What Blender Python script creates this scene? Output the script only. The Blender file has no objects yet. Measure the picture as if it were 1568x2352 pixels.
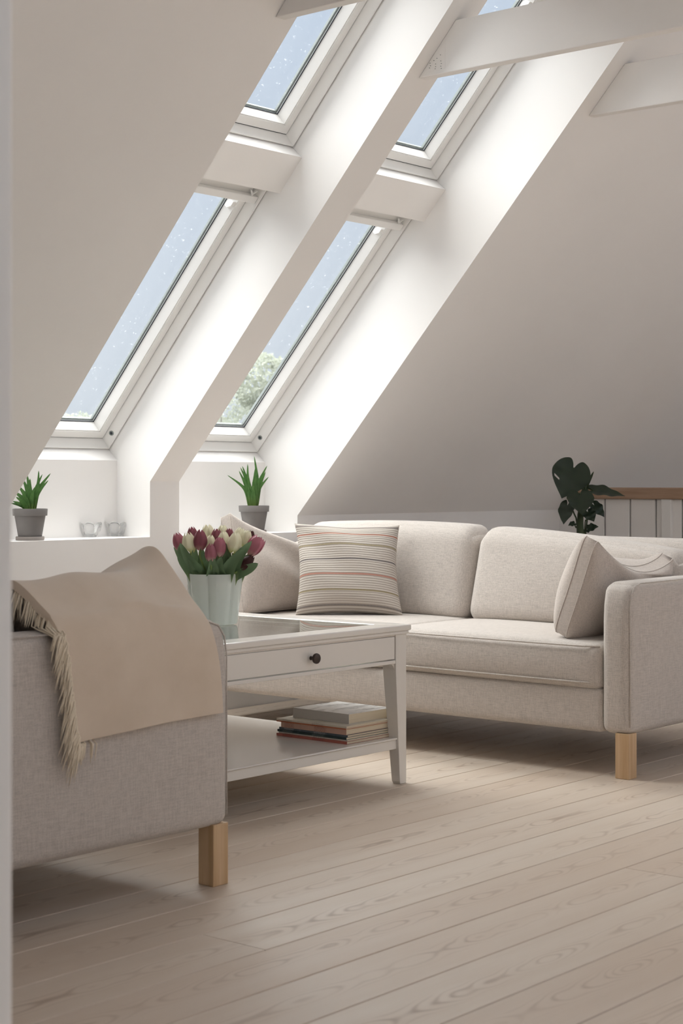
import bpy, bmesh, math, random
import numpy as np
from mathutils import Vector, Matrix, Quaternion

random.seed(7)
rng = np.random.default_rng(7)
SC = bpy.context.scene
COL = SC.collection
PI = math.pi

# ------------------------------------------------------------------ camera
# room axes: x runs along the house (receding right), y towards the skylight wall
# (receding left), z up.  The camera stands in the doorway at the origin.
FPX, YH, TH, EYE = 3853.6, 1109.1, math.radians(40.05), 0.945
cam_d = bpy.data.cameras.new('camera')
cam = bpy.data.objects.new('camera', cam_d)
COL.objects.link(cam)
SC.camera = cam
cam.location = (0, 0, EYE)
cam.rotation_euler = (PI / 2, 0, TH - PI / 2)
cam_d.sensor_fit = 'HORIZONTAL'
cam_d.sensor_width = 24.0
cam_d.lens = 24.0 * FPX / 1568
cam_d.shift_y = -(1176 - YH) / 1568
cam_d.clip_start = 0.05
cam_d.clip_end = 200
cam_d.dof.use_dof = True
cam_d.dof.focus_distance = 5.7
cam_d.dof.aperture_fstop = 8.0

# ------------------------------------------------------------------ world, sun, exposure
wd = bpy.data.worlds.new('sky')
SC.world = wd
wd.use_nodes = True
wn, wl = wd.node_tree.nodes, wd.node_tree.links
wn.clear()
w_out = wn.new('ShaderNodeOutputWorld')
w_bg = wn.new('ShaderNodeBackground')
w_tc = wn.new('ShaderNodeTexCoord')
w_sep = wn.new('ShaderNodeSeparateXYZ')
w_ramp = wn.new('ShaderNodeValToRGB')
wl.new(w_tc.outputs['Generated'], w_sep.inputs[0])
wl.new(w_sep.outputs['Z'], w_ramp.inputs[0])
w_ramp.color_ramp.elements[0].position = 0.0
w_ramp.color_ramp.elements[0].color = (0.72, 0.765, 0.83, 1)
w_ramp.color_ramp.elements[1].position = 0.30
w_ramp.color_ramp.elements[1].color = (0.575, 0.665, 0.81, 1)
wl.new(w_ramp.outputs[0], w_bg.inputs[0])
w_bg.inputs['Strength'].default_value = 0.95
wl.new(w_bg.outputs[0], w_out.inputs[0])

sun_d = bpy.data.lights.new('hazy_sun', 'SUN')
sun_d.energy = 15.5
sun_d.angle = math.radians(90)
sun_d.color = (1.0, 0.985, 0.962)
sun = bpy.data.objects.new('hazy_sun', sun_d)
COL.objects.link(sun)
sun.location = (4, 9, 9)
SUN_FROM = Vector((0.05, 0.48, 0.83)).normalized()
sun.rotation_euler = SUN_FROM.to_track_quat('Z', 'Y').to_euler()

SC.view_settings.view_transform = 'Standard'
SC.view_settings.look = 'None'
SC.view_settings.exposure = 0.12
SC.view_settings.gamma = 1.0
SC.view_settings.use_curve_mapping = False

# ------------------------------------------------------------------ helpers
FW = Vector((math.cos(TH), math.sin(TH), 0))
RT = Vector((math.sin(TH), -math.cos(TH), 0))
UP = Vector((0, 0, 1))
EYEV = Vector((0, 0, EYE))


def at(px, py, depth):
    """point of the room seen at photo position (px, py), depth metres ahead of the lens"""
    return EYEV + depth * (FW + (px - 784) / FPX * RT - (py - YH) / FPX * UP)


def S(r, g, b):
    def c(v):
        v /= 255.0
        return v / 12.92 if v <= 0.04045 else ((v + 0.055) / 1.055) ** 2.4
    return (c(r), c(g), c(b), 1.0)


class MB:
    """collects geometry for one mesh"""

    def __init__(self):
        self.v, self.f, self.uv, self.mi = [], [], None, []

    def add(self, vs, fs):
        o = len(self.v)
        self.v += [tuple(p) for p in vs]
        self.f += [tuple(i + o for i in f) for f in fs]
        return self

    def box(self, a, b):
        x0, y0, z0 = a
        x1, y1, z1 = b
        return self.add([(x0, y0, z0), (x1, y0, z0), (x1, y1, z0), (x0, y1, z0), (x0, y0, z1), (x1, y0, z1), (x1, y1, z1), (x0, y1, z1)],
                        [(0, 3, 2, 1), (4, 5, 6, 7), (0, 1, 5, 4), (1, 2, 6, 5), (2, 3, 7, 6), (3, 0, 4, 7)])

    def hexa(self, p):
        return self.add(p, [(0, 3, 2, 1), (4, 5, 6, 7), (0, 1, 5, 4), (1, 2, 6, 5), (2, 3, 7, 6), (3, 0, 4, 7)])

    def prism(self, ringa, ringb):
        n = len(ringa)
        fs = [tuple(range(n))[::-1], tuple(range(n, 2 * n))]
        fs += [(i, (i + 1) % n, n + (i + 1) % n, n + i) for i in range(n)]
        return self.add(list(ringa) + list(ringb), fs)

    def rings(self, rings, cap0=True, cap1=True, closed=True):
        n = len(rings[0])
        vs = [p for r in rings for p in r]
        fs = []
        for k in range(len(rings) - 1):
            for i in range(n if closed else n - 1):
                j = (i + 1) % n
                fs.append((k * n + i, k * n + j, (k + 1) * n + j, (k + 1) * n + i))
        if cap0:
            fs.append(tuple(range(n))[::-1])
        if cap1:
            m = (len(rings) - 1) * n
            fs.append(tuple(range(m, m + n)))
        return self.add(vs, fs)

    def tube(self, path, rad, n=8, cap=True):
        path = [Vector(p) for p in path]
        if not hasattr(rad, '__len__'):
            rad = [rad] * len(path)
        rs = []
        prev = None
        for i, p in enumerate(path):
            t = (path[min(i + 1, len(path) - 1)] - path[max(i - 1, 0)]).normalized()
            if prev is None:
                a = t.orthogonal().normalized()
            else:
                a = (prev - t * prev.dot(t)).normalized()
            prev = a
            b = t.cross(a)
            rs.append([p + rad[i] * (math.cos(2 * PI * k / n) * a + math.sin(2 * PI * k / n) * b) for k in range(n)])
        return self.rings(rs, cap, cap)

    def lathe(self, prof, n=32, c=(0, 0, 0)):
        rs = [[(c[0] + r * math.cos(2 * PI * k / n), c[1] + r * math.sin(2 * PI * k / n), c[2] + z) for k in range(n)] for r, z in prof]
        return self.rings(rs, prof[0][0] > 1e-6, prof[-1][0] > 1e-6)

    def rbox(self, size, r, c=(0, 0, 0), n=3, bulge=(0, 0, 0), fn=None, dens=10):
        """rounded box with optional bulging faces"""
        hx, hy, hz = [s / 2 for s in size]
        h = (hx, hy, hz)

        def coords(hh):
            rr = min(r, hh)
            a = [-hh + rr * (1 - math.cos(PI / 2 * k / n)) if False else -hh + rr * (1 - math.cos(PI / 2 * k / n)) for k in range(n)]
            m = [-(hh - rr) + 2 * (hh - rr) * k / dens for k in range(dens + 1)]
            return a + m + [-q for q in a[::-1]]
        cs = [coords(q) for q in h]
        verts, faces, idx = [], [], {}

        def vid(p):
            key = (round(p[0], 6), round(p[1], 6), round(p[2], 6))
            if key not in idx:
                q = Vector([max(-(h[i] - r), min(h[i] - r, p[i])) if h[i] > r else 0 for i in range(3)])
                d = Vector(p) - q
                rr = [min(r, hh) for hh in h]
                L = d.length
                if L > 1e-9:
                    d = Vector([d[i] / L * rr[i] for i in range(3)])
                w = q + d
                u = [p[i] / h[i] for i in range(3)]
                bx = [0, 0, 0]
                for i in range(3):
                    j, k = (i + 1) % 3, (i + 2) % 3
                    bx[i] = bulge[i] * u[i] * (1 - u[j] ** 2) * (1 - u[k] ** 2)
                w = w + Vector(bx)
                if fn:
                    w = Vector(fn(w, u))
                idx[key] = len(verts)
                verts.append((w[0] + c[0], w[1] + c[1], w[2] + c[2]))
            return idx[key]
        for ax in range(3):
            j, k = (ax + 1) % 3, (ax + 2) % 3
            for sg in (-1, 1):
                for a in range(len(cs[j]) - 1):
                    for b in range(len(cs[k]) - 1):
                        q = []
                        for (aa, bb) in ((a, b), (a + 1, b), (a + 1, b + 1), (a, b + 1)):
                            p = [0, 0, 0]
                            p[ax] = sg * h[ax]
                            p[j] = cs[j][aa]
                            p[k] = cs[k][bb]
                            q.append(vid(p))
                        if len(set(q)) >= 3:
                            q = list(dict.fromkeys(q))
                            faces.append(tuple(q if sg > 0 else q[::-1]))
        return self.add(verts, faces)

    def grid(self, fn, nu, nv):
        vs = [fn(i / nu, j / nv) for j in range(nv + 1) for i in range(nu + 1)]
        fs = [(j * (nu + 1) + i, j * (nu + 1) + i + 1, (j + 1) * (nu + 1) + i + 1, (j + 1) * (nu + 1) + i) for j in range(nv) for i in range(nu)]
        return self.add(vs, fs)

    def mesh(self, name, smooth=False, recalc=True, weld=False):
        me = bpy.data.meshes.new(name)
        me.from_pydata(self.v, [], self.f)
        if recalc or weld:
            bm = bmesh.new()
            bm.from_mesh(me)
            if weld:
                bmesh.ops.remove_doubles(bm, verts=bm.verts, dist=1e-5)
            if recalc:
                bmesh.ops.recalc_face_normals(bm, faces=bm.faces)
            bm.to_mesh(me)
            bm.free()
        if smooth:
            me.polygons.foreach_set('use_smooth', [True] * len(me.polygons))
        return me

    def build(self, name, mat, parent=None, smooth=False, recalc=True, weld=False, bevel=0, loc=None, angle=None, subsurf=0):
        me = self.mesh(name, smooth, recalc, weld)
        return link(name, me, mat, parent, bevel, loc, angle, subsurf)


def link(name, me, mat, parent=None, bevel=0, loc=None, angle=None, subsurf=0):
    if mat is not None and len(me.materials) == 0:
        me.materials.append(mat)
    o = bpy.data.objects.new(name, me)
    COL.objects.link(o)
    if parent:
        o.parent = parent
    if loc is not None:
        o.location = loc
    if bevel:
        b = o.modifiers.new('bevel', 'BEVEL')
        b.width = bevel
        b.segments = 2
        b.limit_method = 'ANGLE'
        b.angle_limit = math.radians(40)
    if subsurf:
        b = o.modifiers.new('sub', 'SUBSURF')
        b.levels = b.render_levels = subsurf
    if angle:
        me.polygons.foreach_set('use_smooth', [True] * len(me.polygons))
        me.set_sharp_from_angle(angle=math.radians(angle))
    return o


def empty(name, loc=(0, 0, 0), rz=0):
    o = bpy.data.objects.new(name, None)
    COL.objects.link(o)
    o.location = loc
    o.rotation_euler = (0, 0, rz)
    o.empty_display_size = 0.05
    return o


def tag(o, label, cat, group=None):
    o['label'] = label
    o['category'] = cat
    if group:
        o['group'] = group
    return o


def struct(o):
    o['kind'] = 'structure'
    return o


def copy_tree(o, parent=None):
    c = o.copy()
    COL.objects.link(c)
    c.parent = parent
    for ch in list(o.children):
        copy_tree(ch, c)
    return c


# ------------------------------------------------------------------ materials
class NT:
    def __init__(self, name, rough=0.6, color=(0.8, 0.8, 0.8, 1), spec=0.5):
        self.m = bpy.data.materials.new(name)
        self.m.use_nodes = True
        self.t = self.m.node_tree
        self.b = self.t.nodes['Principled BSDF']
        self.out = self.t.nodes['Material Output']
        self.b.inputs['Base Color'].default_value = color
        self.b.inputs['Roughness'].default_value = rough
        self.b.inputs['Specular IOR Level'].default_value = spec
        self._tc = None

    def n(self, typ, **kw):
        nd = self.t.nodes.new(typ)
        for k, v in kw.items():
            setattr(nd, k, v)
        return nd

    def l(self, a, b):
        self.t.links.new(a, b)

    def tc(self, which='Object'):
        if self._tc is None:
            self._tc = self.n('ShaderNodeTexCoord')
        return self._tc.outputs[which]

    def mapping(self, scale, src=None, loc=(0, 0, 0)):
        mp = self.n('ShaderNodeMapping')
        mp.inputs['Scale'].default_value = scale
        mp.inputs['Location'].default_value = loc
        self.l(src or self.tc(), mp.inputs['Vector'])
        return mp.outputs[0]

    def noise(self, vec, scale=1.0, detail=2.0, rough=0.5):
        nd = self.n('ShaderNodeTexNoise')
        nd.inputs['Scale'].default_value = scale
        nd.inputs['Detail'].default_value = detail
        nd.inputs['Roughness'].default_value = rough
        self.l(vec, nd.inputs['Vector'])
        return nd.outputs['Fac']

    def math(self, op, a, b=None, c=None, clamp=False):
        nd = self.n('ShaderNodeMath', operation=op, use_clamp=clamp)
        for i, v in enumerate((a, b, c)):
            if v is None:
                continue
            if isinstance(v, (int, float)):
                nd.inputs[i].default_value = v
            else:
                self.l(v, nd.inputs[i])
        return nd.outputs[0]

    def ramp(self, fac, stops, interp='LINEAR'):
        nd = self.n('ShaderNodeValToRGB')
        cr = nd.color_ramp
        cr.interpolation = interp
        while len(cr.elements) < len(stops):
            cr.elements.new(0.5)
        for e, (p, c) in zip(cr.elements, stops):
            e.position = p
            e.color = c
        self.l(fac, nd.inputs[0])
        return nd.outputs[0]

    def mix(self, fac, a, b, blend='MIX'):
        nd = self.n('ShaderNodeMix', data_type='RGBA', blend_type=blend)
        for sock, v in ((nd.inputs[0], fac), (nd.inputs[6], a), (nd.inputs[7], b)):
            if isinstance(v, (int, float)):
                sock.default_value = v
            elif isinstance(v, tuple):
                sock.default_value = v
            else:
                self.l(v, sock)
        return nd.outputs[2]

    def color(self, sock):
        self.l(sock, self.b.inputs['Base Color'])

    def bump(self, h, strength=0.3, dist=0.001):
        nd = self.n('ShaderNodeBump')
        nd.inputs['Strength'].default_value = strength
        nd.inputs['Distance'].default_value = dist
        self.l(h, nd.inputs['Height'])
        self.l(nd.outputs[0], self.b.inputs['Normal'])
        return nd


def scale_col(c, k):
    return (min(1, c[0] * k), min(1, c[1] * k), min(1, c[2] * k), 1)


def mat_paint(name, col, rough=0.75, bump=0.15, spec=0.3):
    t = NT(name, rough, col, spec)
    v = t.tc()
    n1 = t.noise(v, 2.2, 3)
    t.color(t.mix(n1, scale_col(col, 0.97), scale_col(col, 1.03)))
    t.bump(t.noise(v, 260, 3), bump, 0.0006)
    return t.m


def mat_lacquer(name, col, rough=0.3):
    t = NT(name, rough, col, 0.5)
    n1 = t.noise(t.tc(), 9, 2)
    t.color(t.mix(n1, scale_col(col, 0.985), scale_col(col, 1.01)))
    return t.m


def mat_weave(name, col, contrast=0.095, sc=1.0, bump=0.5, rough=0.95):
    t = NT(name, rough, col, 0.15)
    a = t.noise(t.mapping((330 * sc, 330 * sc, 34 * sc)), 1, 2)
    b = t.noise(t.mapping((330 * sc, 34 * sc, 330 * sc), loc=(3, 1, 7)), 1, 2)
    c = t.noise(t.mapping((34 * sc, 330 * sc, 330 * sc), loc=(9, 5, 2)), 1, 2)
    s = t.math('ADD', t.math('ADD', a, b), c)
    s = t.math('MULTIPLY', s, 1 / 3)
    big = t.noise(t.tc(), 5, 2)
    col_s = t.ramp(s, [(0.36, scale_col(col, 1 - contrast * 2.2)), (0.5, col), (0.62, scale_col(col, 1 + contrast * 1.5))])
    t.color(t.mix(t.math('MULTIPLY', big, 0.12), col_s, scale_col(col, 0.8)))
    t.bump(s, bump, 0.002)
    t.b.inputs['Sheen Weight'].default_value = 0.25
    t.b.inputs['Sheen Roughness'].default_value = 0.6
    return t.m


def mat_floor():
    t = NT('whitewashed_pine', 0.42, (0.6, 0.55, 0.5, 1), 0.5)
    oi = t.n('ShaderNodeObjectInfo')
    rnd = oi.outputs['Random']
    sep = t.n('ShaderNodeSeparateXYZ')
    t.l(t.tc(), sep.inputs[0])
    xo = t.math('ADD', sep.outputs['X'], t.math('MULTIPLY', rnd, 87.0))
    yo = t.math('ADD', sep.outputs['Y'], t.math('MULTIPLY', t.math('SUBTRACT', rnd, 0.5), 0.04))

    def comb(a, b, c):
        nd = t.n('ShaderNodeCombineXYZ')
        for i, v in enumerate((a, b, c)):
            if isinstance(v, (int, float)):
                nd.inputs[i].default_value = v
            else:
                t.l(v, nd.inputs[i])
        return nd.outputs[0]
    # heart of the log wanders along the board: chevrons in the middle, lines at the sides
    d = t.noise(comb(t.math('MULTIPLY', xo, 1.5), 0.0, 0.0), 1, 3, 0.55)
    d = t.math('MULTIPLY', t.math('SUBTRACT', d, 0.25), 0.16)
    wob = t.noise(comb(t.math('MULTIPLY', xo, 7), t.math('MULTIPLY', yo, 45), 0.0), 1, 2)
    y2 = t.math('ADD', yo, t.math('MULTIPLY', t.math('SUBTRACT', wob, 0.5), 0.012))
    r = t.math('SQRT', t.math('ADD', t.math('MULTIPLY', y2, y2), t.math('MULTIPLY', d, d)))
    ring = t.math('SINE', t.math('MULTIPLY', r, 900))
    ring = t.math('MULTIPLY_ADD', ring, 0.5, 0.5)
    ring = t.math('POWER', ring, 3.0)
    heart = t.math('SUBTRACT', 1.0, t.math('MULTIPLY', t.math('ABSOLUTE', yo), 26.0), clamp=True)
    vary = t.noise(comb(t.math('MULTIPLY', xo, 2.3), t.math('MULTIPLY', yo, 9), 4.0), 1, 2)
    vary = t.math('MULTIPLY', t.math('SUBTRACT', vary, 0.38), 3.0, clamp=True)
    strength = t.math('MULTIPLY', t.math('MULTIPLY', ring, t.math('MULTIPLY_ADD', heart, 0.95, 0.05)), t.math('MULTIPLY_ADD', vary, 0.75, 0.15))
    fine = t.noise(comb(t.math('MULTIPLY', xo, 6), t.math('MULTIPLY', yo, 420), 0.0), 1, 2)
    cloud = t.noise(comb(t.math('MULTIPLY', xo, 2), t.math('MULTIPLY', yo, 12), 8.0), 1, 3)
    base = t.mix(rnd, S(208, 191, 174), S(219, 206, 191))
    base = t.mix(t.math('MULTIPLY', t.math('SUBTRACT', cloud, 0.35), 1.1, clamp=True), base, S(199, 178, 157))
    base = t.mix(t.math('MULTIPLY', fine, 0.18), base, S(172, 148, 124))
    col = t.mix(t.math('MULTIPLY', strength, 0.85, clamp=True), base, S(146, 120, 98))
    # a few knots
    vor = t.n('ShaderNodeTexVoronoi')
    t.l(comb(t.math('MULTIPLY', xo, 1.3), t.math('MULTIPLY', yo, 5.0), 0.0), vor.inputs['Vector'])
    vor.inputs['Scale'].default_value = 1.0
    kn = t.math('SUBTRACT', 1.0, t.math('MULTIPLY', vor.outputs['Distance'], 16.0), clamp=True)
    col = t.mix(t.math('MULTIPLY', kn, 0.55), col, S(120, 92, 70))
    t.color(col)
    rr = t.math('MULTIPLY_ADD', cloud, 0.2, 0.36)
    t.l(rr, t.b.inputs['Roughness'])
    t.bump(t.math('ADD', strength, t.math('MULTIPLY', fine, 0.4)), 0.12, 0.0008)
    return t.m


def mat_wood(name, c0, c1, axis='z', rough=0.5):
    t = NT(name, rough, c0, 0.3)
    sc = {'z': (60, 60, 3), 'y': (60, 3, 60), 'x': (3, 60, 60)}[axis]
    g = t.noise(t.mapping(sc), 1, 3)
    t.color(t.ramp(g, [(0.3, c1), (0.65, c0)]))
    t.bump(g, 0.1, 0.0005)
    return t.m


def mat_pane(name, tint=(0.97, 0.985, 0.985, 1), boost=1.0):
    t = NT(name)
    t.t.nodes.remove(t.b)
    tr = t.n('ShaderNodeBsdfTransparent')
    tr.inputs[0].default_value = tint
    gl = t.n('ShaderNodeBsdfGlossy')
    gl.inputs['Roughness'].default_value = 0.02
    # reflectance by angle, the same from either side of the thin sheet
    geo = t.n('ShaderNodeNewGeometry')
    dt = t.n('ShaderNodeVectorMath', operation='DOT_PRODUCT')
    t.l(geo.outputs['Incoming'], dt.inputs[0])
    t.l(geo.outputs['Normal'], dt.inputs[1])
    cs = t.math('ABSOLUTE', dt.outputs['Value'])
    fres = t.math('MULTIPLY_ADD', t.math('POWER', t.math('SUBTRACT', 1.0, cs, clamp=True), 5.0), 0.95, 0.045)
    # rain marks and dust that have dried on the outside
    sp = t.noise(t.mapping((1, 1, 1)), 75, 4)
    spot = t.ramp(sp, [(0.66, (0, 0, 0, 1)), (0.74, (0.25, 0.25, 0.25, 1))])
    df = t.n('ShaderNodeBsdfTranslucent')
    df.inputs[0].default_value = (0.8, 0.8, 0.8, 1)
    m0 = t.n('ShaderNodeMixShader')
    t.l(t.math('MULTIPLY', spot, boost * 0.5), m0.inputs[0])
    t.l(tr.outputs[0], m0.inputs[1])
    t.l(df.outputs[0], m0.inputs[2])
    mx = t.n('ShaderNodeMixShader')
    t.l(fres, mx.inputs[0])
    t.l(m0.outputs[0], mx.inputs[1])
    t.l(gl.outputs[0], mx.inputs[2])
    t.l(mx.outputs[0], t.out.inputs[0])
    return t.m


def mat_leaf(name, c0, c1, rough=0.4, transl=0.25, scale=(1, 1, 1), spec=0.4, ramp_axis=None, detail=30):
    t = NT(name, rough, c0, spec)
    g = t.noise(t.tc(), detail, 3)
    col = t.mix(g, c0, c1)
    if ramp_axis is not None:
        sep = t.n('ShaderNodeSeparateXYZ')
        t.l(t.tc('Generated'), sep.inputs[0])
        col = t.mix(t.ramp(sep.outputs['XYZ'.index(ramp_axis[0])], ramp_axis[1]), col, ramp_axis[2])
    t.color(col)
    tl = t.n('ShaderNodeBsdfTranslucent')
    t.l(col, tl.inputs[0])
    mx = t.n('ShaderNodeMixShader')
    mx.inputs[0].default_value = transl
    t.l(t.b.outputs[0], mx.inputs[1])
    t.l(tl.outputs[0], mx.inputs[2])
    t.l(mx.outputs[0], t.out.inputs[0])
    return t.m


def mat_plain(name, col, rough=0.6, metal=0.0, spec=0.4, var=0.06, sc=40):
    t = NT(name, rough, col, spec)
    g = t.noise(t.tc(), sc, 3)
    t.color(t.mix(g, scale_col(col, 1 - var), scale_col(col, 1 + var)))
    t.b.inputs['Metallic'].default_value = metal
    return t.m


M = {}
M['wall'] = mat_paint('white_wall_paint', S(246, 243, 240))
M['beam'] = mat_paint('white_beam_paint', S(244, 241, 238), 0.6, 0.5)
M['frame'] = mat_lacquer('white_window_lacquer', S(240, 238, 235), 0.35)
M['gasket'] = mat_plain('rubber_and_gap_shade', S(52, 56, 64), 0.6)  # rubber parts, and the painted shade in the sash gap
M['spacer'] = mat_plain('grey_spacer', S(150, 155, 152), 0.45, 0.3)
M['pane'] = mat_pane('window_glass')
M['floor'] = mat_floor()
M['subfloor'] = mat_plain('subfloor_dark', S(90, 72, 58), 0.9)
M['linen'] = mat_weave('beige_linen', S(198, 189, 181))
M['linen_p'] = mat_weave('pillow_linen', S(198, 187, 178), 0.08, 1.15)
M['birch'] = mat_wood('birch_wood', S(214, 184, 148), S(190, 156, 118))
M['oak'] = mat_wood('oak_handrail_wood', S(184, 156, 132), S(160, 130, 106), 'y')
M['white_lac'] = mat_lacquer('white_furniture_lacquer', S(231, 226, 219), 0.17)
M['knob'] = mat_plain('dark_bronze', S(72, 64, 60), 0.35, 0.7)
M['clay'] = mat_plain('grey_clay', S(130, 126, 124), 0.85, 0, 0.2, 0.10, 22)
M['clay_lt'] = mat_plain('pale_grey_clay', S(165, 157, 152), 0.85, 0, 0.2, 0.08, 22)
M['soil'] = mat_plain('potting_soil', S(84, 66, 52), 0.95, 0, 0.1, 0.4, 180)


# ------------------------------------------------------------------ room dimensions
YW = 4.87                       # knee wall plane
AL = math.radians(47.67)        # roof pitch
CA, SA = math.cos(AL), math.sin(AL)
Z0 = 0.8024                     # where the roof lining meets the knee wall
ZP = 0.9504                     # the same on the pier, set back from the lining
TP = 0.0997                     # how far the pier is set back
LEDGE = 0.7297
XA0, XA1 = 3.870, 4.612         # left niche
XB0, XB1 = 4.773, 5.494         # right niche
XL, XR_ = 1.0, 9.6              # end walls
YB = -1.10                      # opposite knee wall
YR = 0.5 * (YW + YB)            # ridge
SR = (YW - YR) / CA             # slope length
TO = 0.50                       # outside of the roof build-up
SILL_S, STRIP_T, FRAME_T = 0.044, 0.2985, 0.361
TRIM_S0, TRIM_S1, TRIM_T = 1.367, 1.529, 0.304
TOP_S = 2.47


def rp(x, s, t):
    """roof coordinates: along the house, up the slope, out through the roof"""
    return (x, YW - CA * s + SA * t, Z0 + SA * s + CA * t)


def rbx(mb, x0, x1, s0, s1, t0, t1):
    mb.hexa([rp(x0, s0, t0), rp(x1, s0, t0), rp(x1, s1, t0), rp(x0, s1, t0), rp(x0, s0, t1), rp(x1, s0, t1), rp(x1, s1, t1), rp(x0, s1, t1)])


def vprism(mb, poly, x0, x1):
    mb.prism([(x0, y, z) for y, z in poly], [(x1, y, z) for y, z in poly])


# ---- floor, board by board
sub = MB()
sub.box((XL - 2.4, YB - 0.3, -0.10), (XR_, YW + 0.4, -0.022))
floor = struct(sub.build('floor', M['subfloor']))
BW = 0.183
board_cache = {}


def board_mesh(L):
    key = round(L, 1)
    if key in board_cache:
        return board_cache[key]
    w, e, g = BW / 2 - 0.0012, 0.0022, key / 2 - 0.001
    mb = MB()
    mb.rings([[(-g, -w, -0.022), (-g, w, -0.022), (-g, w, -e), (-g, w - e, 0), (-g, -w + e, 0), (-g, -w, -e)],
              [(g, -w, -0.022), (g, w, -0.022), (g, w, -e), (g, w - e, 0), (g, -w + e, 0), (g, -w, -e)]])
    me = mb.mesh('floorboard')
    me.materials.append(M['floor'])
    board_cache[key] = me
    return me


k0 = int(math.floor((YB - 1.935) / BW))
row = 0
y = 1.935 + BW * k0
lens = [5.4, 6.3, 4.8, 7.2, 5.9]
starts = [-1.5, -4.4, -2.2, -5.3, -0.6, -3.7, -2.9]
while y < YW - 0.02:
    x = XL + starts[(row * 3) % 7]
    i = row
    while x < XR_:
        L = lens[i % 5]
        o = link('floorboard', board_mesh(L), None, floor)
        o.location = (x + L / 2, y + BW / 2, 0)
        x += L
        i += 2
    y += BW
    row += 1

# ---- knee wall with the two window niches
mb = MB()
for x0, x1 in ((XL, XA0), (XB1, XR_)):
    vprism(mb, [(YW, -0.02), (YW, Z0), rp(0, 0, TO)[1:], (rp(0, 0, TO)[1], -0.02)], x0, x1)
for x0, x1 in ((XA0, XA1), (XB0, XB1)):
    ys, zs = rp(0, SILL_S, STRIP_T)[1:]
    yo, zo = rp(0, SILL_S, 0.52)[1:]
    vprism(mb, [(YW, -0.02), (YW, LEDGE), (ys, LEDGE), (ys, zs), (yo, zo), (5.6, zo), (5.6, -0.02)], x0, x1)
PS = (ZP - Z0) * SA
vprism(mb, [(YW, -0.02), (YW, ZP), rp(0, PS, TO)[1:], (rp(0, PS, TO)[1], -0.02)], XA1, XB0)
struct(mb.build('wall_back', M['wall']))

# ---- roof lining on both sides of the ridge
mb = MB()
rbx(mb, XL, XA0, 0, SR, 0, TO)
rbx(mb, XB1, XR_, 0, SR, 0, TO)
rbx(mb, XA1, XB0, PS, TOP_S, TP, TO)
for x0, x1 in ((XA0, XA1), (XB0, XB1)):
    rbx(mb, x0, x1, TRIM_S0, TRIM_S1, TRIM_T, TO)
rbx(mb, XA0, XB1, TOP_S, SR, 0, TO)
struct(mb.build('ceiling', M['wall']))


def rq(x, s, t):
    return (x, YB + CA * s - SA * t, Z0 + SA * s + CA * t)


mb = MB()


def rbq(x0, x1, s0, s1, t0=0.0, t1=0.3):
    mb.hexa([rq(x0, s0, t0), rq(x1, s0, t0), rq(x1, s1, t0), rq(x0, s1, t0), rq(x0, s0, t1), rq(x1, s0, t1), rq(x1, s1, t1), rq(x0, s1, t1)])


OPEN = [(1.3, 2.6), (3.6, 4.7), (5.3, 7.2), (7.5, 9.4)]     # unseen openings added to the opposite slope for fill light
OS0, OS1 = 0.7, 3.1
rbq(XL, XR_, -0.2, OS0)
rbq(XL, XR_, OS1, SR)
xs = [XL] + [v for o in OPEN for v in o] + [XR_]
for i in range(0, len(xs), 2):
    rbq(xs[i], xs[i + 1], OS0, OS1)
struct(mb.build('ceiling', M['wall']))
mb = MB()
mb.box((XL, YB - 0.3, -0.02), (XR_, YB, Z0))
struct(mb.build('wall_front', M['wall']))
gable = [(YB, -0.02), (YB, Z0), (YR, Z0 + SA * SR), (YW, Z0), (YW, -0.02)]
mb = MB()
vprism(mb, [(YB - 0.4, -0.02), (YB - 0.4, Z0 + 0.35), (YR, Z0 + SA * SR + 0.5), (YW + 0.4, Z0 + 0.35), (YW + 0.4, -0.02)], XR_, XR_ + 0.15)
struct(mb.build('wall_right', M['wall']))
# partition wall with the doorway the photograph is taken through
DY0, DY1 = 0.36, 1.240
mb = MB()
mb.box((XL - 0.10, DY1, -0.02), (XL, YW + 0.3, 4.3))
mb.box((XL - 0.10, YB - 0.3, -0.02), (XL, DY0, 4.3))
mb.box((XL - 0.10, DY0, 2.10), (XL, DY1, 4.3))
struct(mb.build('wall_left', M['wall'], bevel=0.004))

# unseen hall shell around the camera, added to cut light on the door jamb
mb = MB()
mb.box((-1.6, YB - 0.3, 2.35), (XL - 0.10, 2.6, 2.45))
struct(mb.build('ceiling', M['wall']))
mb = MB()
mb.box((-1.7, YB - 0.3, -0.02), (-1.6, 2.6, 2.45))
mb.box((-1.6, YB - 0.4, -0.02), (-0.5, YB - 0.3, 2.45))
mb.box((0.3, YB - 0.4, -0.02), (XL - 0.10, YB - 0.3, 2.45))
mb.box((-1.6, 2.6, -0.02), (XL - 0.10, 2.7, 2.45))
struct(mb.build('wall_hall_shade', M['wall']))

# ---- skylights
def mitre(name, mat, parent, prof, x0, x1, s0, s1):
    """four mitred members of a rectangular frame, profile = [(inset, t), ...]"""
    out = []
    corners = lambda i, t: [rp(x0 + i, s0 + i, t), rp(x1 - i, s0 + i, t), rp(x1 - i, s1 - i, t), rp(x0 + i, s1 - i, t)]
    for k in range(4):
        a = [corners(i, t)[k] for i, t in prof]
        b = [corners(i, t)[(k + 1) % 4] for i, t in prof]
        mb = MB()
        mb.prism(a, b)
        out.append(mb.build(name, mat, parent))
    return out


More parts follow.
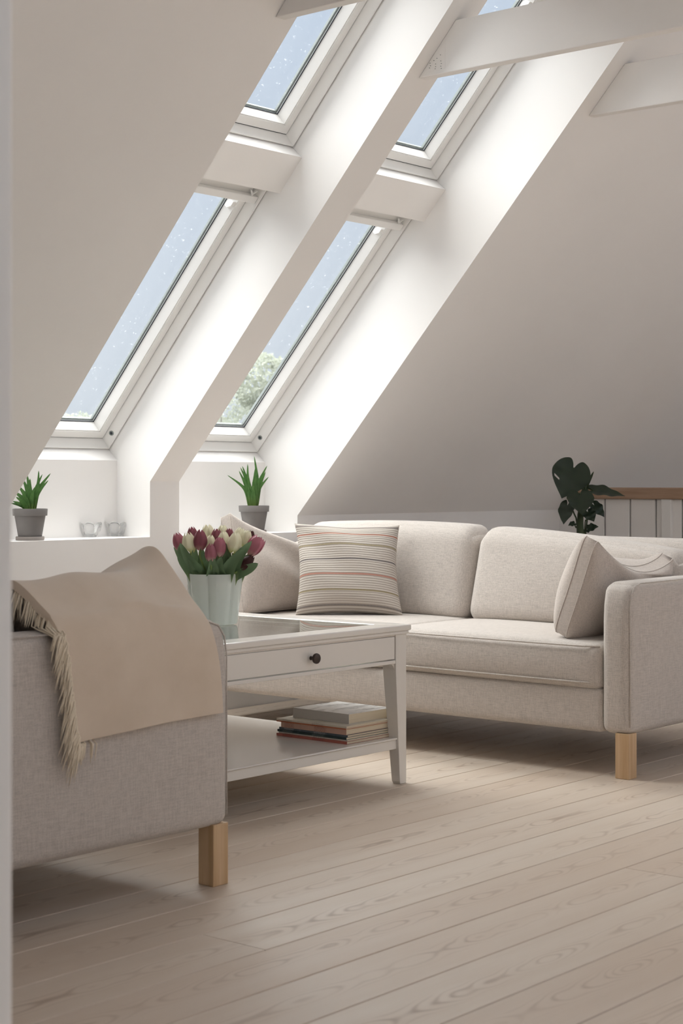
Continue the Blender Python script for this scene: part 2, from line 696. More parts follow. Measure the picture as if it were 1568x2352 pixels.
def skylight(idx, x0, x1, s0, s1, bar, plug):
    w = empty('window_%d' % idx, rp((x0 + x1) / 2, s0, FRAME_T))
    struct(w)
    inv = Matrix.Translation(-Vector(w.location))

    def rel(o):
        o.matrix_parent_inverse = inv
        return o
    for o in mitre('window_frame', M['frame'], w, [(0.0005, 0.369), (0.0065, 0.369), (0.0065, 0.361), (0.010, 0.362), (0.026, 0.402), (0.026, 0.495), (0.0005, 0.495)], x0, x1, s0, s1):
        rel(o)
    for o in mitre('sash_member', M['frame'], w, [(0.030, 0.400), (0.063, 0.398), (0.063, 0.402), (0.067, 0.402), (0.077, 0.443), (0.077, 0.452), (0.030, 0.452)], x0, x1, s0, s1):
        rel(o)
    for o in mitre('gap_shade', M['gasket'], w, [(0.0262, 0.4035), (0.0298, 0.4035), (0.0298, 0.44), (0.0262, 0.44)], x0, x1, s0, s1):  # dark strip standing in for the shade between sash and frame
        rel(o)
    for o in mitre('gasket', M['gasket'], w, [(0.0772, 0.4430), (0.0796, 0.4430), (0.0796, 0.4466), (0.0772, 0.4466)], x0, x1, s0, s1):
        rel(o)
    for o in mitre('spacer', M['spacer'], w, [(0.0785, 0.4535), (0.0850, 0.4535), (0.0850, 0.462), (0.0785, 0.462)], x0, x1, s0, s1):
        rel(o)
    for o in mitre('outer_cladding', M['spacer'], w, [(-0.03, 0.497), (-0.03, 0.503), (0.030, 0.503), (0.076, 0.470), (0.076, 0.464), (0.031, 0.464), (0.031, 0.497)], x0, x1, s0, s1):
        rel(o)
    mb = MB()
    rbx(mb, x0 + 0.072, x1 - 0.072, s0 + 0.072, s1 - 0.072, 0.447, 0.4525)
    rel(mb.build('pane', M['pane'], w))
    if bar:
        mb = MB()
        rbx(mb, x0 + 0.03, x1 - 0.060, 1.286, 1.362, 0.391, 0.397)
        rel(mb.build('head_lining', M['frame'], w))
        mb = MB()
        rbx(mb, x0 + 0.03, x1 - 0.018, 1.270, 1.300, 0.366, 0.388)
        b = rel(mb.build('ventilation_flap', M['frame'], w, bevel=0.003))
        mb = MB()
        rbx(mb, x1 - 0.056, x1 - 0.024, 1.279, 1.297, 0.3645, 0.3665)
        p = mb.build('type_plate', M['spacer'], b)
        p.matrix_parent_inverse = inv
        mb = MB()
        for j in range(3):
            rbx(mb, x1 - 0.053, x1 - 0.027, 1.282 + j * 0.0045, 1.2842 + j * 0.0045, 0.3640, 0.3650)
        q = mb.build('plate_print', M['gasket'], b)
        q.matrix_parent_inverse = inv
        mb = MB()
        for xx, d in ((x1 - 0.075, 1), (x1 - 0.045, -1)):
            mb.hexa([rp(xx + a * 0.03 * d, 1.303 + (1 - a) * 0.03, tt) if False else rp(xx + d * 0.018 * a + e, 1.302 + 0.022 * (1 - a), tt)
                     for tt in (0.366, 0.372) for (a, e) in ((0, 0), (0, 0.006), (1, 0.006), (1, 0))])
        q = rel(mb.build('hinge_bracket', M['frame'], w))
    mb = MB()
    sl = (s1 - 0.125) if bar else (s1 - 0.14)
    xl = x1 - 0.0745
    ring = [(0, 0), (0.022, -0.004), (0.030, -0.020), (0.030, -0.036), (0.014, -0.036), (0, -0.02)]
    pa = [rp(xl - 0.010 + 0.0, sl + b, 0.404 + a) for a, b in ring]
    pb = [rp(xl + 0.006, sl + b, 0.404 + a) for a, b in ring]
    mb.prism(pa, pb)
    lk = rel(mb.build('lock_plate', M['frame'], w, bevel=0.001))
    mb = MB()
    rbx(mb, xl - 0.0108, xl - 0.009, sl - 0.021, sl - 0.017, 0.416, 0.420)
    q = mb.build('screw', M['gasket'], lk)
    q.matrix_parent_inverse = inv
    if plug:
        c = Vector(rp(x1 - 0.0188, s0 + 0.072, 0.383))
        nx = Vector((-0.92, 0, 0)) - 0.38 * Vector((0, SA, CA))
        nx.normalize()
        u = Vector((0, -CA, SA))
        v = nx.cross(u)
        for nm, r0, r1, h, m in (('plug_ring', 0.0065, 0.0105, 0.002, M['spacer']), ('plug_core', 0.0, 0.0065, 0.0018, M['gasket'])):
            mb = MB()
            n = 20
            for k in range(n):
                a0, a1 = 2 * PI * k / n, 2 * PI * (k + 1) / n
                f = lambda r, a, hh: c + r * math.cos(a) * u + r * math.sin(a) * v + hh * nx
                mb.hexa([f(r0, a0, -0.004), f(r1, a0, -0.004), f(r1, a1, -0.004), f(r0, a1, -0.004), f(r0, a0, h), f(r1, a0, h), f(r1, a1, h), f(r0, a1, h)])
            rel(mb.build(nm, m, w))
    return w


skylight(1, XA0, XA1, SILL_S, TRIM_S0 + 0.0, True, True)
skylight(2, XB0, XB1, SILL_S, TRIM_S0 + 0.0, True, True)
skylight(3, XA0, XA1, TRIM_S1, TOP_S, False, False)
skylight(4, XB0, XB1, TRIM_S1, TOP_S, False, False)

# ---- collar beams
BZ0, BZ1, BT = 2.365, 2.541, 0.044


def beam(xn, setback, label):
    ysl = lambda z: YW - (z - Z0 - setback) / math.tan(AL)
    ysr = lambda z: YB + (z - Z0) / math.tan(AL)
    o = 0.0 + setback
    mb = MB()
    poly = [(ysl(BZ0), BZ0), (ysl(BZ1), BZ1), (ysr(BZ1), BZ1), (ysr(BZ0), BZ0)]
    mb.prism([(-BT / 2, y_ - 1.9, z_ - BZ0) for y_, z_ in poly], [(BT / 2, y_ - 1.9, z_ - BZ0) for y_, z_ in poly])
    b = mb.build('collar_beam', M['beam'], loc=(xn + BT / 2, 1.9, BZ0), bevel=0.003)
    tag(b, label, 'beam', 'collar beams under the roof')
    return b


pier_back = TP / CA
beam(3.786, 0.0, 'white painted beam at top left, ending on the wall left of the left skylights')
bm2 = beam(4.680, pier_back, 'long white beam crossing in front of the upper right skylight')
beam(5.584, 0.0, 'white beam at the right edge, ending beside the right skylight reveal')

# painted-over nail plate at the end of the middle beam
def on_beam(px, py, x_):
    d = FW + (px - 784) / FPX * RT - (py - YH) / FPX * UP
    return EYEV + d * (x_ / d.x)


pl = [on_beam(px, py, 4.6795) - Vector(bm2.location) for px, py in ((1022, 92), (1022, 157), (984, 166))]
mb = MB()
mb.prism([p for p in pl], [p + Vector((0.0012, 0, 0)) for p in pl])
np_ = mb.build('nail_plate', M['beam'], bm2)
mb = MB()
for px, py in ((987, 145), (988, 151), (986, 156), (1000, 147), (1000, 153), (999, 158), (1012, 140), (1013, 146), (1012, 152), (1013, 157), (1011, 126), (1003, 134), (996, 139)):
    c = on_beam(px, py, 4.679) - Vector(bm2.location)
    mb.box((c.x - 0.0004, c.y - 0.0016, c.z - 0.0012), (c.x + 0.001, c.y + 0.0016, c.z + 0.0012))
mb.build('nail_hole', M['spacer'], np_)

# ---- stair guard behind the sofa
GX = 7.568
g = empty('stair_guard', (GX, 3.4, 0))
tag(g, 'white boarded stair guard with wooden handrail behind the potted plant', 'railing')
mb = MB()
zt = 0.862
mb.prism([(0.03, YW - 3.4, 0), (0.03, -2.6, 0), (0.03, -2.6, zt), (0.03, YW - (zt - Z0) / math.tan(AL) - 3.4, zt), (0.03, YW - 3.4, Z0)],
         [(0.06, YW - 3.4, 0), (0.06, -2.6, 0), (0.06, -2.6, zt), (0.06, YW - (zt - Z0) / math.tan(AL) - 3.4, zt), (0.06, YW - 3.4, Z0)])
mb.build('backing_panel', M['wall'], g)
yy = 1.32
i = 0
while yy > -2.5:
    w_ = 0.141
    mb = MB()
    mb.box((0.004, -w_ / 2, 0.02), (0.03, w_ / 2, zt))
    mb.build('panel_board', M['wall'], g, bevel=0.004, loc=(0, yy - w_ / 2, 0))
    yy -= 0.150
    i += 1
mb = MB()
mb.box((-0.016, -0.028, 0.0), (0.02, 0.028, zt))
mb.build('post', M['frame'], g, bevel=0.003, loc=(0, 4.205 - 3.4, 0))
mb = MB()
mb.box((-0.022, -2.6, zt), (0.082, YW - (0.92 - Z0) / math.tan(AL) - 3.4, 0.921))
mb.build('handrail', M['oak'], g, bevel=0.006)

# ------------------------------------------------------------------ sofas
SD, SL = 0.90, 2.00             # depth, length
AW = 0.108                      # arm width


def welt(mb, pts, r=0.0035):
    mb.tube(pts, r, 6)


def make_sofa():
    root = empty('two_seat_sofa')
    f, bk = -SD / 2, SD / 2
    hl = SL / 2
    # base
    MB().rbox((SD - 0.05, SL - 2 * AW + 0.004, 0.142), 0.018, (f + 0.008 + (SD - 0.05) / 2, 0, 0.211), bulge=(0.006, 0, 0.0)).build('base', M['linen'], root, smooth=True)
    for s in (-1, 1):
        a = MB().rbox((SD - 0.004, AW, 0.487), 0.030, (0.0, s * (hl - AW / 2), 0.140 + 0.2435), n=4, bulge=(0.004, 0.004, 0.002),
                      fn=lambda w, u: (w[0] + (0.030 * max(0, u[2]) ** 6 if u[0] < -0.6 else 0), w[1], w[2])).build('arm', M['linen'], root, smooth=True)
        mb = MB()
        yo = s * (hl - 0.004)
        path = [(f + 0.012, yo, 0.165), (f + 0.012, yo, 0.54), (f + 0.020, yo, 0.585), (f + 0.040, yo, 0.612), (f + 0.075, yo, 0.6225), (0, yo, 0.6245), (bk - 0.05, yo, 0.6235)]
        welt(mb, path, 0.0022)
        mb.build('arm_piping', M['linen'], a, smooth=True)
    # back frame
    MB().rbox((0.16, SL - 2 * AW + 0.02, 0.59), 0.055, (bk - 0.085, 0, 0.150 + 0.295), n=4, bulge=(0.006, 0, 0.004),
              fn=lambda w, u: (w[0] + 0.02 * (u[2] + 1) / 2, w[1], w[2])).build('back_frame', M['linen'], root, smooth=True)
    # seat cushions
    inner = hl - AW
    for s in (-1, 1):
        wdt = inner - 0.002
        cy = s * inner / 2

        def fnc(w, u):
            x, y_, z = w
            z += (0.012 * u[2] * (1 - u[0] ** 2) * (1 - u[1] ** 4)) + 0.0
            x += -0.012 * (1 - u[2] ** 2) * (1 - u[1] ** 4) * (u[0] < -0.5)
            return (x, y_, z + 0.010 * u[1] * s * -0.4)
        c = MB().rbox((0.62, wdt, 0.150), 0.030, (f + 0.002 + 0.31, cy, 0.353), n=4, fn=fnc, dens=14).build('seat_cushion', M['linen'], root, smooth=True)
        mb = MB()
        for zz, ins in ((0.418, -0.004), (0.301, -0.006)):
            pts = []
            for k in range(17):
                v = -1 + 2 * k / 16
                xx = f + 0.004 + ins - 0.009 * (1 - v ** 4) + (0.016 if abs(v) > 0.99 else 0)
                pts.append((xx, cy + v * (wdt / 2 - 0.008), zz - 0.004 * v * s * -0.4 * -1))
            welt(mb, pts, 0.003)
        mb.build('cushion_piping', M['linen'], c, smooth=True)
    # back cushions, leaning on the frame
    for s in (-1, 1):
        wdt = inner - 0.006
        cy = s * inner / 2

        def fnb(w, u):
            x, y_, z = w
            # plump middle, soft dropped outer top corner
            x -= 0.045 * (1 - u[1] ** 2) * (1 - u[2] ** 2) * (0.6 if u[0] < 0 else -0.2)
            z += 0.012 * (1 - u[1] ** 2) * max(0, u[2])
            if s < 0:
                z -= 0.040 * (1 - u[1]) * max(0, u[2])
            z -= 0.02 * max(0, u[2]) * (max(0, abs(u[1]) - 0.82) / 0.18) ** 2
            y_ += 0.004 * math.sin(9 * z + 3 * s)
            return (x + 0.23 * z, y_, z)
        c = MB().rbox((0.17, wdt, 0.365), 0.060, (bk - 0.295, cy, 0.599), n=5, fn=fnb, dens=14).build('back_cushion', M['linen'], root, smooth=True)
    for sx in (-1, 1):
        for sy in (-1, 1):
            MB().box((-0.025, -0.025, 0), (0.025, 0.025, 0.145)).build('leg', M['birch'], root, bevel=0.002, loc=(sx * (SD / 2 - 0.030), sy * (hl - 0.030), 0))
    return root


sofa_r = make_sofa()
sofa_r.location = (4.665 + SD / 2, 2.728 + SL / 2, 0)
tag(sofa_r, 'beige linen two-seat sofa behind the coffee table, on square birch legs', 'sofa', 'pair of matching linen sofas')
sofa_l = copy_tree(sofa_r)
sofa_l.location = (2.862 - SD / 2, 2.745 + SL / 2, 0)
sofa_l.rotation_euler = (0, 0, PI)
tag(sofa_l, 'beige linen sofa at left with a fringed blanket over its arm', 'sofa', 'pair of matching linen sofas')


# ------------------------------------------------------------------ scatter cushions
def pillow(name, corners, thick, mat, bow=0.07, n=36, wr=0.004, seed=1, sag=(0, 0, 0), gus=0.0, top_sag=0.0, pw=0.42, back=1.0, rnd_c=0.0):
    """corners: bottom-left, bottom-right, top-right, top-left seen from the front side"""
    c = [Vector(p) for p in corners]
    ctr = (c[0] + c[1] + c[2] + c[3]) / 4
    nrm = (c[2] - c[0]).cross(c[3] - c[1]).normalized()
    rs = np.random.default_rng(seed)
    ph = rs.uniform(0, 6.28, 8)
    fr = rs.uniform(2, 7, (8, 2))

    def pos(a, b, side):
        rc = 1 - rnd_c * (a * b) ** 6
        a2 = a * (1 - bow * (1 - b * b) * a * a) * rc
        b2 = b * (1 - bow * (1 - a * a) * b * b) * rc
        u, v = (a2 + 1) / 2, (b2 + 1) / 2
        p = c[0] * (1 - u) * (1 - v) + c[1] * u * (1 - v) + c[2] * u * v + c[3] * (1 - u) * v
        e = max(0.0, (1 - a * a)) * max(0.0, (1 - b * b))
        th = gus * 0.5 + thick * 0.5 * (e ** pw) * (1.0 if side < 0 else back)
        w = sum(math.sin(fr[i][0] * a + fr[i][1] * b + ph[i]) for i in range(8)) * wr * (e ** 0.25) * (1 - 0.55 * e)
        p = p + nrm * (side * th + w)
        p.z -= top_sag * (1 - a * a) * max(0, b) ** 2
        return p - ctr
    me = bpy.data.meshes.new(name)
    vs, fs, uvs = [], [], []
    idx = {}
    for side in (1, -1):
        for j in range(n + 1):
            for i in range(n + 1):
                # denser rows towards the rim
                a = math.sin(PI / 2 * (-1 + 2 * i / n))
                b = math.sin(PI / 2 * (-1 + 2 * j / n))
                rim = i in (0, n) or j in (0, n)
                if side == -1 and rim and gus == 0:
                    idx[(side, i, j)] = idx[(1, i, j)]
                    continue
                idx[(side, i, j)] = len(vs)
                vs.append(pos(a, b, side))
                uvs.append(((a + 1) / 2, (b + 1) / 2))
        for j in range(n):
            for i in range(n):
                q = [idx[(side, i, j)], idx[(side, i + 1, j)], idx[(side, i + 1, j + 1)], idx[(side, i, j + 1)]]
                fs.append(tuple(q if side == 1 else q[::-1]))
    if gus > 0:
        loop = [(i, 0) for i in range(n)] + [(n, j) for j in range(n)] + [(i, n) for i in range(n, 0, -1)] + [(0, j) for j in range(n, 0, -1)]
        for k in range(len(loop)):
            p, q = loop[k], loop[(k + 1) % len(loop)]
            fs.append((idx[(-1,) + p], idx[(-1,) + q], idx[(1,) + q], idx[(1,) + p]))
    me.from_pydata([tuple(v) for v in vs], [], fs)
    uvl = me.uv_layers.new(name='UVMap')
    for lp in me.loops:
        uvl.data[lp.index].uv = uvs[lp.vertex_index]
    me.polygons.foreach_set('use_smooth', [True] * len(me.polygons))
    o = link(name, me, mat, None, loc=ctr)
    return o, pos, nrm


def pillow_seams(o, pos, specs, mat, r=0.0022, name='seam'):
    for (fn, side) in specs:
        mb = MB()
        pts = []
        for k in range(25):
            a, b = fn(-1 + 2 * k / 24)
            pts.append(pos(a, b, side))
        mb.tube(pts, r, 6)
        mb.build(name, mat, o, smooth=True)


# plain box-edged cushions: piped along both edges of the gusset
def rim(side, e):
    out = []
    for fn in ((lambda k: (-1, k)), (lambda k: (1, k)), (lambda k: (k, 1)), (lambda k: (k, -1))):
        out.append((fn, side))
    return out


pr_, pos_, n_ = pillow('scatter_cushion', [(4.715, 3.030, 0.430), (5.150, 2.985, 0.430), (5.170, 2.858, 0.700), (4.735, 2.915, 0.776)], 0.25, M['linen_p'],
                       bow=0.04, seed=4, wr=0.004, top_sag=0.075, gus=0.050, pw=0.5, back=0.45, rnd_c=0.07)
tag(pr_, 'plain linen cushion leaning on the near arm of the sofa behind the table', 'cushion', 'plain linen cushions')
pillow_seams(pr_, pos_, rim(1, 1) + rim(-1, 1), M['linen_p'])
# plain pillow at the far arm
pl_, pos_, n_ = pillow('scatter_cushion', [(4.70, 4.47, 0.430), (5.17, 4.45, 0.430), (5.245, 4.600, 0.722), (4.738, 4.585, 0.826)], 0.20, M['linen_p'],
                       bow=0.04, seed=9, wr=0.004, top_sag=0.075, gus=0.050, pw=0.5, rnd_c=0.035)
tag(pl_, 'plain linen cushion behind the tulips, in the far sofa corner', 'cushion', 'plain linen cushions')
pillow_seams(pl_, pos_, rim(1, 1) + rim(-1, 1), M['linen_p'])


def mat_striped():
    t = NT('ribbed_stripe_cotton', 0.95, (0.6, 0.55, 0.5, 1), 0.12)
    sep = t.n('ShaderNodeSeparateXYZ')
    t.l(t.tc('UV'), sep.inputs[0])
    u, v = sep.outputs['X'], sep.outputs['Y']
    wob = t.noise(t.mapping((3, 14, 1), t.tc('UV')), 1, 2)
    v2 = t.math('ADD', v, t.math('MULTIPLY', t.math('SUBTRACT', wob, 0.5), 0.004))
    rib = t.math('SINE', t.math('MULTIPLY', v2, 2 * PI * 40))
    rib2 = t.math('MULTIPLY_ADD', rib, 0.5, 0.5)
    tex = t.noise(t.mapping((160, 900, 1), t.tc('UV')), 1, 2)
    base = t.ramp(t.math('MULTIPLY_ADD', tex, 0.5, t.math('MULTIPLY', rib2, 0.5)), [(0.12, S(158, 146, 134)), (0.45, S(200, 190, 180)), (0.8, S(222, 215, 206))])
    stitch = t.math('MULTIPLY_ADD', t.math('SINE', t.math('MULTIPLY', u, 2 * PI * 75)), 0.5, 0.5)
    col = base
    for vv, cc in ((0.957, S(96, 86, 90)), (0.845, S(176, 92, 62)), (0.710, S(132, 116, 62)), (0.545, S(84, 78, 84)), (0.385, S(178, 92, 66)), (0.215, S(134, 118, 66)), (0.055, S(90, 82, 84))):
        d = t.math('ABSOLUTE', t.math('SUBTRACT', v2, vv))
        m = t.math('SUBTRACT', 1.0, t.math('MULTIPLY', d, 90.0), clamp=True)
        m = t.math('MULTIPLY', t.math('MULTIPLY', m, 2.2, clamp=True), t.math('MULTIPLY_ADD', stitch, 0.55, 0.40))
        col = t.mix(m, col, cc)
    t.color(col)
    t.bump(t.math('ADD', t.math('MULTIPLY', rib2, 0.7), t.math('MULTIPLY', tex, 0.5)), 0.7, 0.004)
    return t.m


M['striped'] = mat_striped()
ps_, pos_, n_ = pillow('striped_cushion', [(4.829, 4.290, 0.436), (5.044, 3.933, 0.432), (5.150, 4.034, 0.780), (4.920, 4.376, 0.786)], 0.185, M['striped'],
                       bow=0.095, seed=13, wr=0.0026)
tag(ps_, 'square ribbed cushion with thin orange, olive and grey stripes', 'cushion')
# pillow hidden under the blanket on the left sofa
pb_, pos_, n_ = pillow('scatter_cushion', [(2.36, 3.02, 0.43), (2.80, 3.02, 0.43), (2.795, 2.925, 0.762), (2.37, 2.905, 0.700)], 0.10, M['linen_p'], bow=0.08, seed=5, top_sag=0.05)
tag(pb_, 'cushion under the beige blanket on the left sofa, only a corner showing', 'cushion', 'plain linen cushions')

# ------------------------------------------------------------------ blanket
def mat_wool():
    t = NT('beige_wool_felt', 1.0, S(196, 178, 158), 0.1)
    n1 = t.noise(t.tc(), 900, 3)
    n2 = t.noise(t.tc(), 14, 3)
    t.color(t.mix(n2, S(214, 196, 175), S(228, 211, 192)))
    t.bump(n1, 0.4, 0.002)
    t.b.inputs['Sheen Weight'].default_value = 0.6
    t.b.inputs['Sheen Roughness'].default_value = 0.5
    return t.m


M['wool'] = mat_wool()
M['fringe'] = mat_plain('cream_wool_fringe', S(232, 218, 196), 0.9, 0, 0.15, 0.15, 300)


def spline(pts, t):
    """Catmull-Rom through pts, t in 0..1"""
    n = len(pts) - 1
    x = min(max(t * n, 0), n - 1e-6)
    i = int(x)
    f = x - i
    p0 = pts[max(i - 1, 0)]
    p1, p2 = pts[i], pts[i + 1]
    p3 = pts[min(i + 2, n)]
    return tuple(0.5 * ((2 * b) + (-a + c) * f + (2 * a - 5 * b + 4 * c - d) * f * f + (-a + 3 * b - 3 * c + d) * f ** 3) for a, b, c, d in zip(p0, p1, p2, p3))


# guide curves across the arm (hem -> over the arm -> over the cushion -> down inside), at five places along it
GUIDE = {
    0.00: [(2.362, 2.722, 0.392), (2.345, 2.718, 0.50), (2.330, 2.722, 0.60), (2.318, 2.742, 0.655), (2.312, 2.79, 0.690), (2.308, 2.86, 0.733), (2.31, 2.92, 0.715), (2.32, 2.98, 0.67), (2.32, 3.03, 0.60)],
    0.25: [(2.475, 2.724, 0.398), (2.450, 2.719, 0.51), (2.440, 2.724, 0.60), (2.432, 2.745, 0.660), (2.428, 2.79, 0.698), (2.426, 2.858, 0.741), (2.43, 2.92, 0.715), (2.43, 2.98, 0.68), (2.43, 3.03, 0.61)],
    0.50: [(2.585, 2.726, 0.404), (2.560, 2.721, 0.51), (2.548, 2.726, 0.60), (2.545, 2.748, 0.664), (2.543, 2.79, 0.700), (2.543, 2.852, 0.742), (2.545, 2.92, 0.722), (2.55, 2.99, 0.695), (2.55, 3.05, 0.62)],
    0.76: [(2.705, 2.727, 0.407), (2.680, 2.723, 0.52), (2.672, 2.728, 0.60), (2.668, 2.752, 0.660), (2.667, 2.80, 0.698), (2.670, 2.868, 0.740), (2.69, 2.93, 0.745), (2.70, 3.00, 0.738), (2.70, 3.06, 0.66)],
    1.00: [(2.815, 2.728, 0.410), (2.800, 2.724, 0.52), (2.782, 2.729, 0.600), (2.778, 2.757, 0.645), (2.778, 2.806, 0.683), (2.782, 2.868, 0.745), (2.788, 2.93, 0.788), (2.795, 3.00, 0.775), (2.80, 3.06, 0.70)],
}
gk = sorted(GUIDE)


def blanket_pt(u, v, off=0.0):
    cols = [spline(GUIDE[k], v) for k in gk]
    x = u * (len(gk) - 1)
    # guides are almost evenly spaced, so a spline over their index is enough
    p = spline(cols, x / (len(gk) - 1))
    w = 0.0030 * math.sin(11 * u + 5 * v) + 0.0030 * math.sin(19 * u - 9 * v + 1) * v + 0.006 * math.exp(-((v - 0.52) / 0.06) ** 2) * (0.6 + 0.4 * math.sin(7 * u))
    return (p[0], p[1] + w * (1 if v < 0.4 else 0), p[2] + (w if v >= 0.4 else 0))


B0 = Vector((2.56, 2.74, 0.40))
mb = MB()
mb.grid(lambda u, v: Vector(blanket_pt(u, v)) - B0, 56, 72)
bl = mb.build('throw_blanket', M['wool'], None, smooth=True, recalc=False, loc=B0)
sm = bl.modifiers.new('thick', 'SOLIDIFY')
sm.thickness = 0.020
sm.offset = -1
bv = bl.modifiers.new('round', 'BEVEL')
bv.width = 0.008
bv.segments = 3
bv.limit_method = 'ANGLE'
bv.angle_limit = math.radians(50)
tag(bl, 'folded beige wool blanket with cream fringe hanging over the left sofa arm', 'blanket')
# fringe hanging from under the left edge
mb = MB()
for k in range(260):
    v = random.uniform(0.0, 0.66) if k > 40 else random.uniform(0.0, 0.10)
    uu = 0.010 if k > 16 else random.uniform(0.0, 0.13)
    if k <= 16:
        v = 0.0
    p = Vector(blanket_pt(uu, v))
    out = 0.010 if v < 0.40 else 0.0
    top = v > 0.42
    L = random.uniform(0.055, 0.105) * (1.0 if not top else 0.85)
    if k <= 16:
        L = random.uniform(0.02, 0.05)
    base = p + Vector((0.012, 0.007, -0.004 if top else 0.0))
    sx = -random.uniform(0.25, 0.62) if k > 16 else random.uniform(-0.25, -0.1)
    d1 = Vector((sx, random.uniform(-0.16, 0.02) if not top else random.uniform(-0.45, -0.1), -0.75))
    d1.normalize()
    d2 = Vector((sx * random.uniform(0.2, 0.9), random.uniform(-0.06, 0.02), -1.0)).normalized()
    pts = []
    q = base.copy()
    ns = 5
    for i in range(ns + 1):
        pts.append(q - B0)
        f_ = i / ns
        q = q + (d1 * (1 - f_) + d2 * f_) * (L / ns)
        # stay outside the arm
        if q.y > 2.722 and q.z < 0.628:
            q.y = 2.722 - random.uniform(0, 0.006)
        if q.z < 0.634 and q.y > 2.735:
            q.z = 0.634 + random.uniform(0, 0.006)
    r0 = random.uniform(0.0013, 0.0026)
    mb.tube(pts, [r0 * s_ for s_ in (0.8, 1.1, 1.0, 0.8, 0.55, 0.15)], 5)
fr_ = mb.build('fringe', M['fringe'], bl, smooth=True)
fr_['kind'] = 'stuff'

# ------------------------------------------------------------------ coffee table
TX0, TX1, TY0, TY1, TZ = 3.258, 4.190, 3.233, 4.165, 0.500
tcx, tcy = (TX0 + TX1) / 2, (TY0 + TY1) / 2
hx = (TX1 - TX0) / 2
ct_ = empty('coffee_table', (tcx, tcy, 0))
tag(ct_, 'square white coffee table with glass top, drawer and lower shelf', 'table')
WL = M['white_lac']
ov = 0.012
lo = hx - ov                     # outer face of the legs
BORD = 0.085


def table_frame(name, h0, h1, z0, z1, parent, mat, bev):
    """four mitred boards of a square frame between half-sizes h0 (inner) and h1 (outer)"""
    for k in range(4):
        a = k * PI / 2
        rot = Matrix.Rotation(a, 3, 'Z')
        poly = [(-h1, -h1), (h1, -h1), (h0, -h0), (-h0, -h0)]
        mb = MB()
        mb.prism([rot @ Vector((x_, y_, z0)) for x_, y_ in poly], [rot @ Vector((x_, y_, z1)) for x_, y_ in poly])
        mb.build(name, mat, parent, bevel=bev)


table_frame('top_board', hx - BORD, hx, 0.481, TZ, ct_, WL, 0.004)
table_frame('top_moulding', hx - 0.05, hx - 0.006, 0.470, 0.481, ct_, WL, 0.003)
M['table_glass'] = mat_pane('table_glass', (0.965, 0.985, 0.975, 1), 0.0)
MB().box((-(hx - BORD) + 0.001, -(hx - BORD) + 0.001, 0.4915), ((hx - BORD) - 0.001, (hx - BORD) - 0.001, 0.4985)).build('glass_top', M['table_glass'], ct_)
MB().box((-lo + 0.03, -lo + 0.03, 0.388), (lo - 0.03, lo - 0.03, 0.396)).build('display_floor', WL, ct_)
for sx in (-1, 1):
    for sy in (-1, 1):
        # tapered only on the two inner faces
        def lr(z, w):
            xo, yo = sx * lo, sy * lo
            xi, yi = sx * (lo - w), sy * (lo - w)
            return [(xo, yo, z), (xi, yo, z), (xi, yi, z), (xo, yi, z)]
        mb = MB()
        mb.rings([lr(0.0, 0.030), lr(0.008, 0.033), lr(0.36, 0.053), lr(0.470, 0.053)])
        mb.build('leg', WL, ct_, bevel=0.0015)
# aprons and drawer fronts (the front and the far side open)
for k, rot in ((0, 0), (1, PI / 2), (2, PI), (3, -PI / 2)):
    R3 = Matrix.Rotation(rot, 3, 'Z')
    rail = MB()

    def rb(mb, a, b):
        x0, y0, z0 = a
        x1, y1, z1 = b
        mb.hexa([R3 @ Vector(p) for p in ((x0, y0, z0), (x1, y0, z0), (x1, y1, z0), (x0, y1, z0), (x0, y0, z1), (x1, y0, z1), (x1, y1, z1), (x0, y1, z1))])
    w_ = lo - 0.053
    mb = MB()
    rb(mb, (-w_, -lo + 0.001, 0.379), (w_, -lo + 0.03, 0.3905))
    mb.build('rail', WL, ct_, bevel=0.002)
    mb = MB()
    rb(mb, (-w_, -lo + 0.004, 0.4655), (w_, -lo + 0.03, 0.4705))
    mb.build('rail', WL, ct_)
    if k in (0, 2):
        mb = MB()
        rb(mb, (-w_ + 0.003, -lo + 0.003, 0.3940), (w_ - 0.003, -lo + 0.021, 0.4640))
        dr = mb.build('drawer', WL, ct_, bevel=0.0015)
        prof = [(0.0065, 0), (0.0055, 0.004), (0.0050, 0.012), (0.0075, 0.016), (0.0148, 0.0175), (0.0158, 0.0215), (0.0148, 0.0255), (0.0075, 0.0275), (0.0, 0.028)]
        mb = MB()
        n = 28
        rings = [[R3 @ Vector((r * math.cos(2 * PI * i / n), -lo + 0.003 - h, 0.4290 + r * math.sin(2 * PI * i / n))) for i in range(n)] for r, h in prof]
        mb.rings(rings)
        mb.build('knob', M['knob'], dr, angle=40)
    else:
        mb = MB()
        rb(mb, (-w_, -lo + 0.006, 0.3905), (w_, -lo + 0.024, 0.4655))
        mb.build('side_apron', WL, ct_, bevel=0.0015)
    # small curved brackets where the rail meets the legs
    for s_ in (-1, 1):
        pts = [(s_ * (w_ + 0.002), 0.379)] + [(s_ * (w_ - 0.020 + 0.020 * math.sin(a)), 0.379 - 0.020 + 0.020 * math.cos(a)) for a in (0, 0.4, 0.8, 1.2, PI / 2)] + [(s_ * (w_ + 0.002), 0.359)]
        mb = MB()
        mb.prism([R3 @ Vector((x_, -lo + 0.008, z_)) for x_, z_ in pts], [R3 @ Vector((x_, -lo + 0.024, z_)) for x_, z_ in pts])
        mb.build('bracket', WL, ct_)
# lower shelf
SHZ = 0.146
mb = MB()
g_ = lo - 0.004
mb.box((-g_, -g_, SHZ - 0.006), (g_, g_, SHZ))
mb.build('shelf_top', WL, ct_, bevel=0.003)
table_frame('shelf_edge', g_ - 0.03, g_ - 0.006, 0.110, SHZ - 0.006, ct_, WL, 0.002)

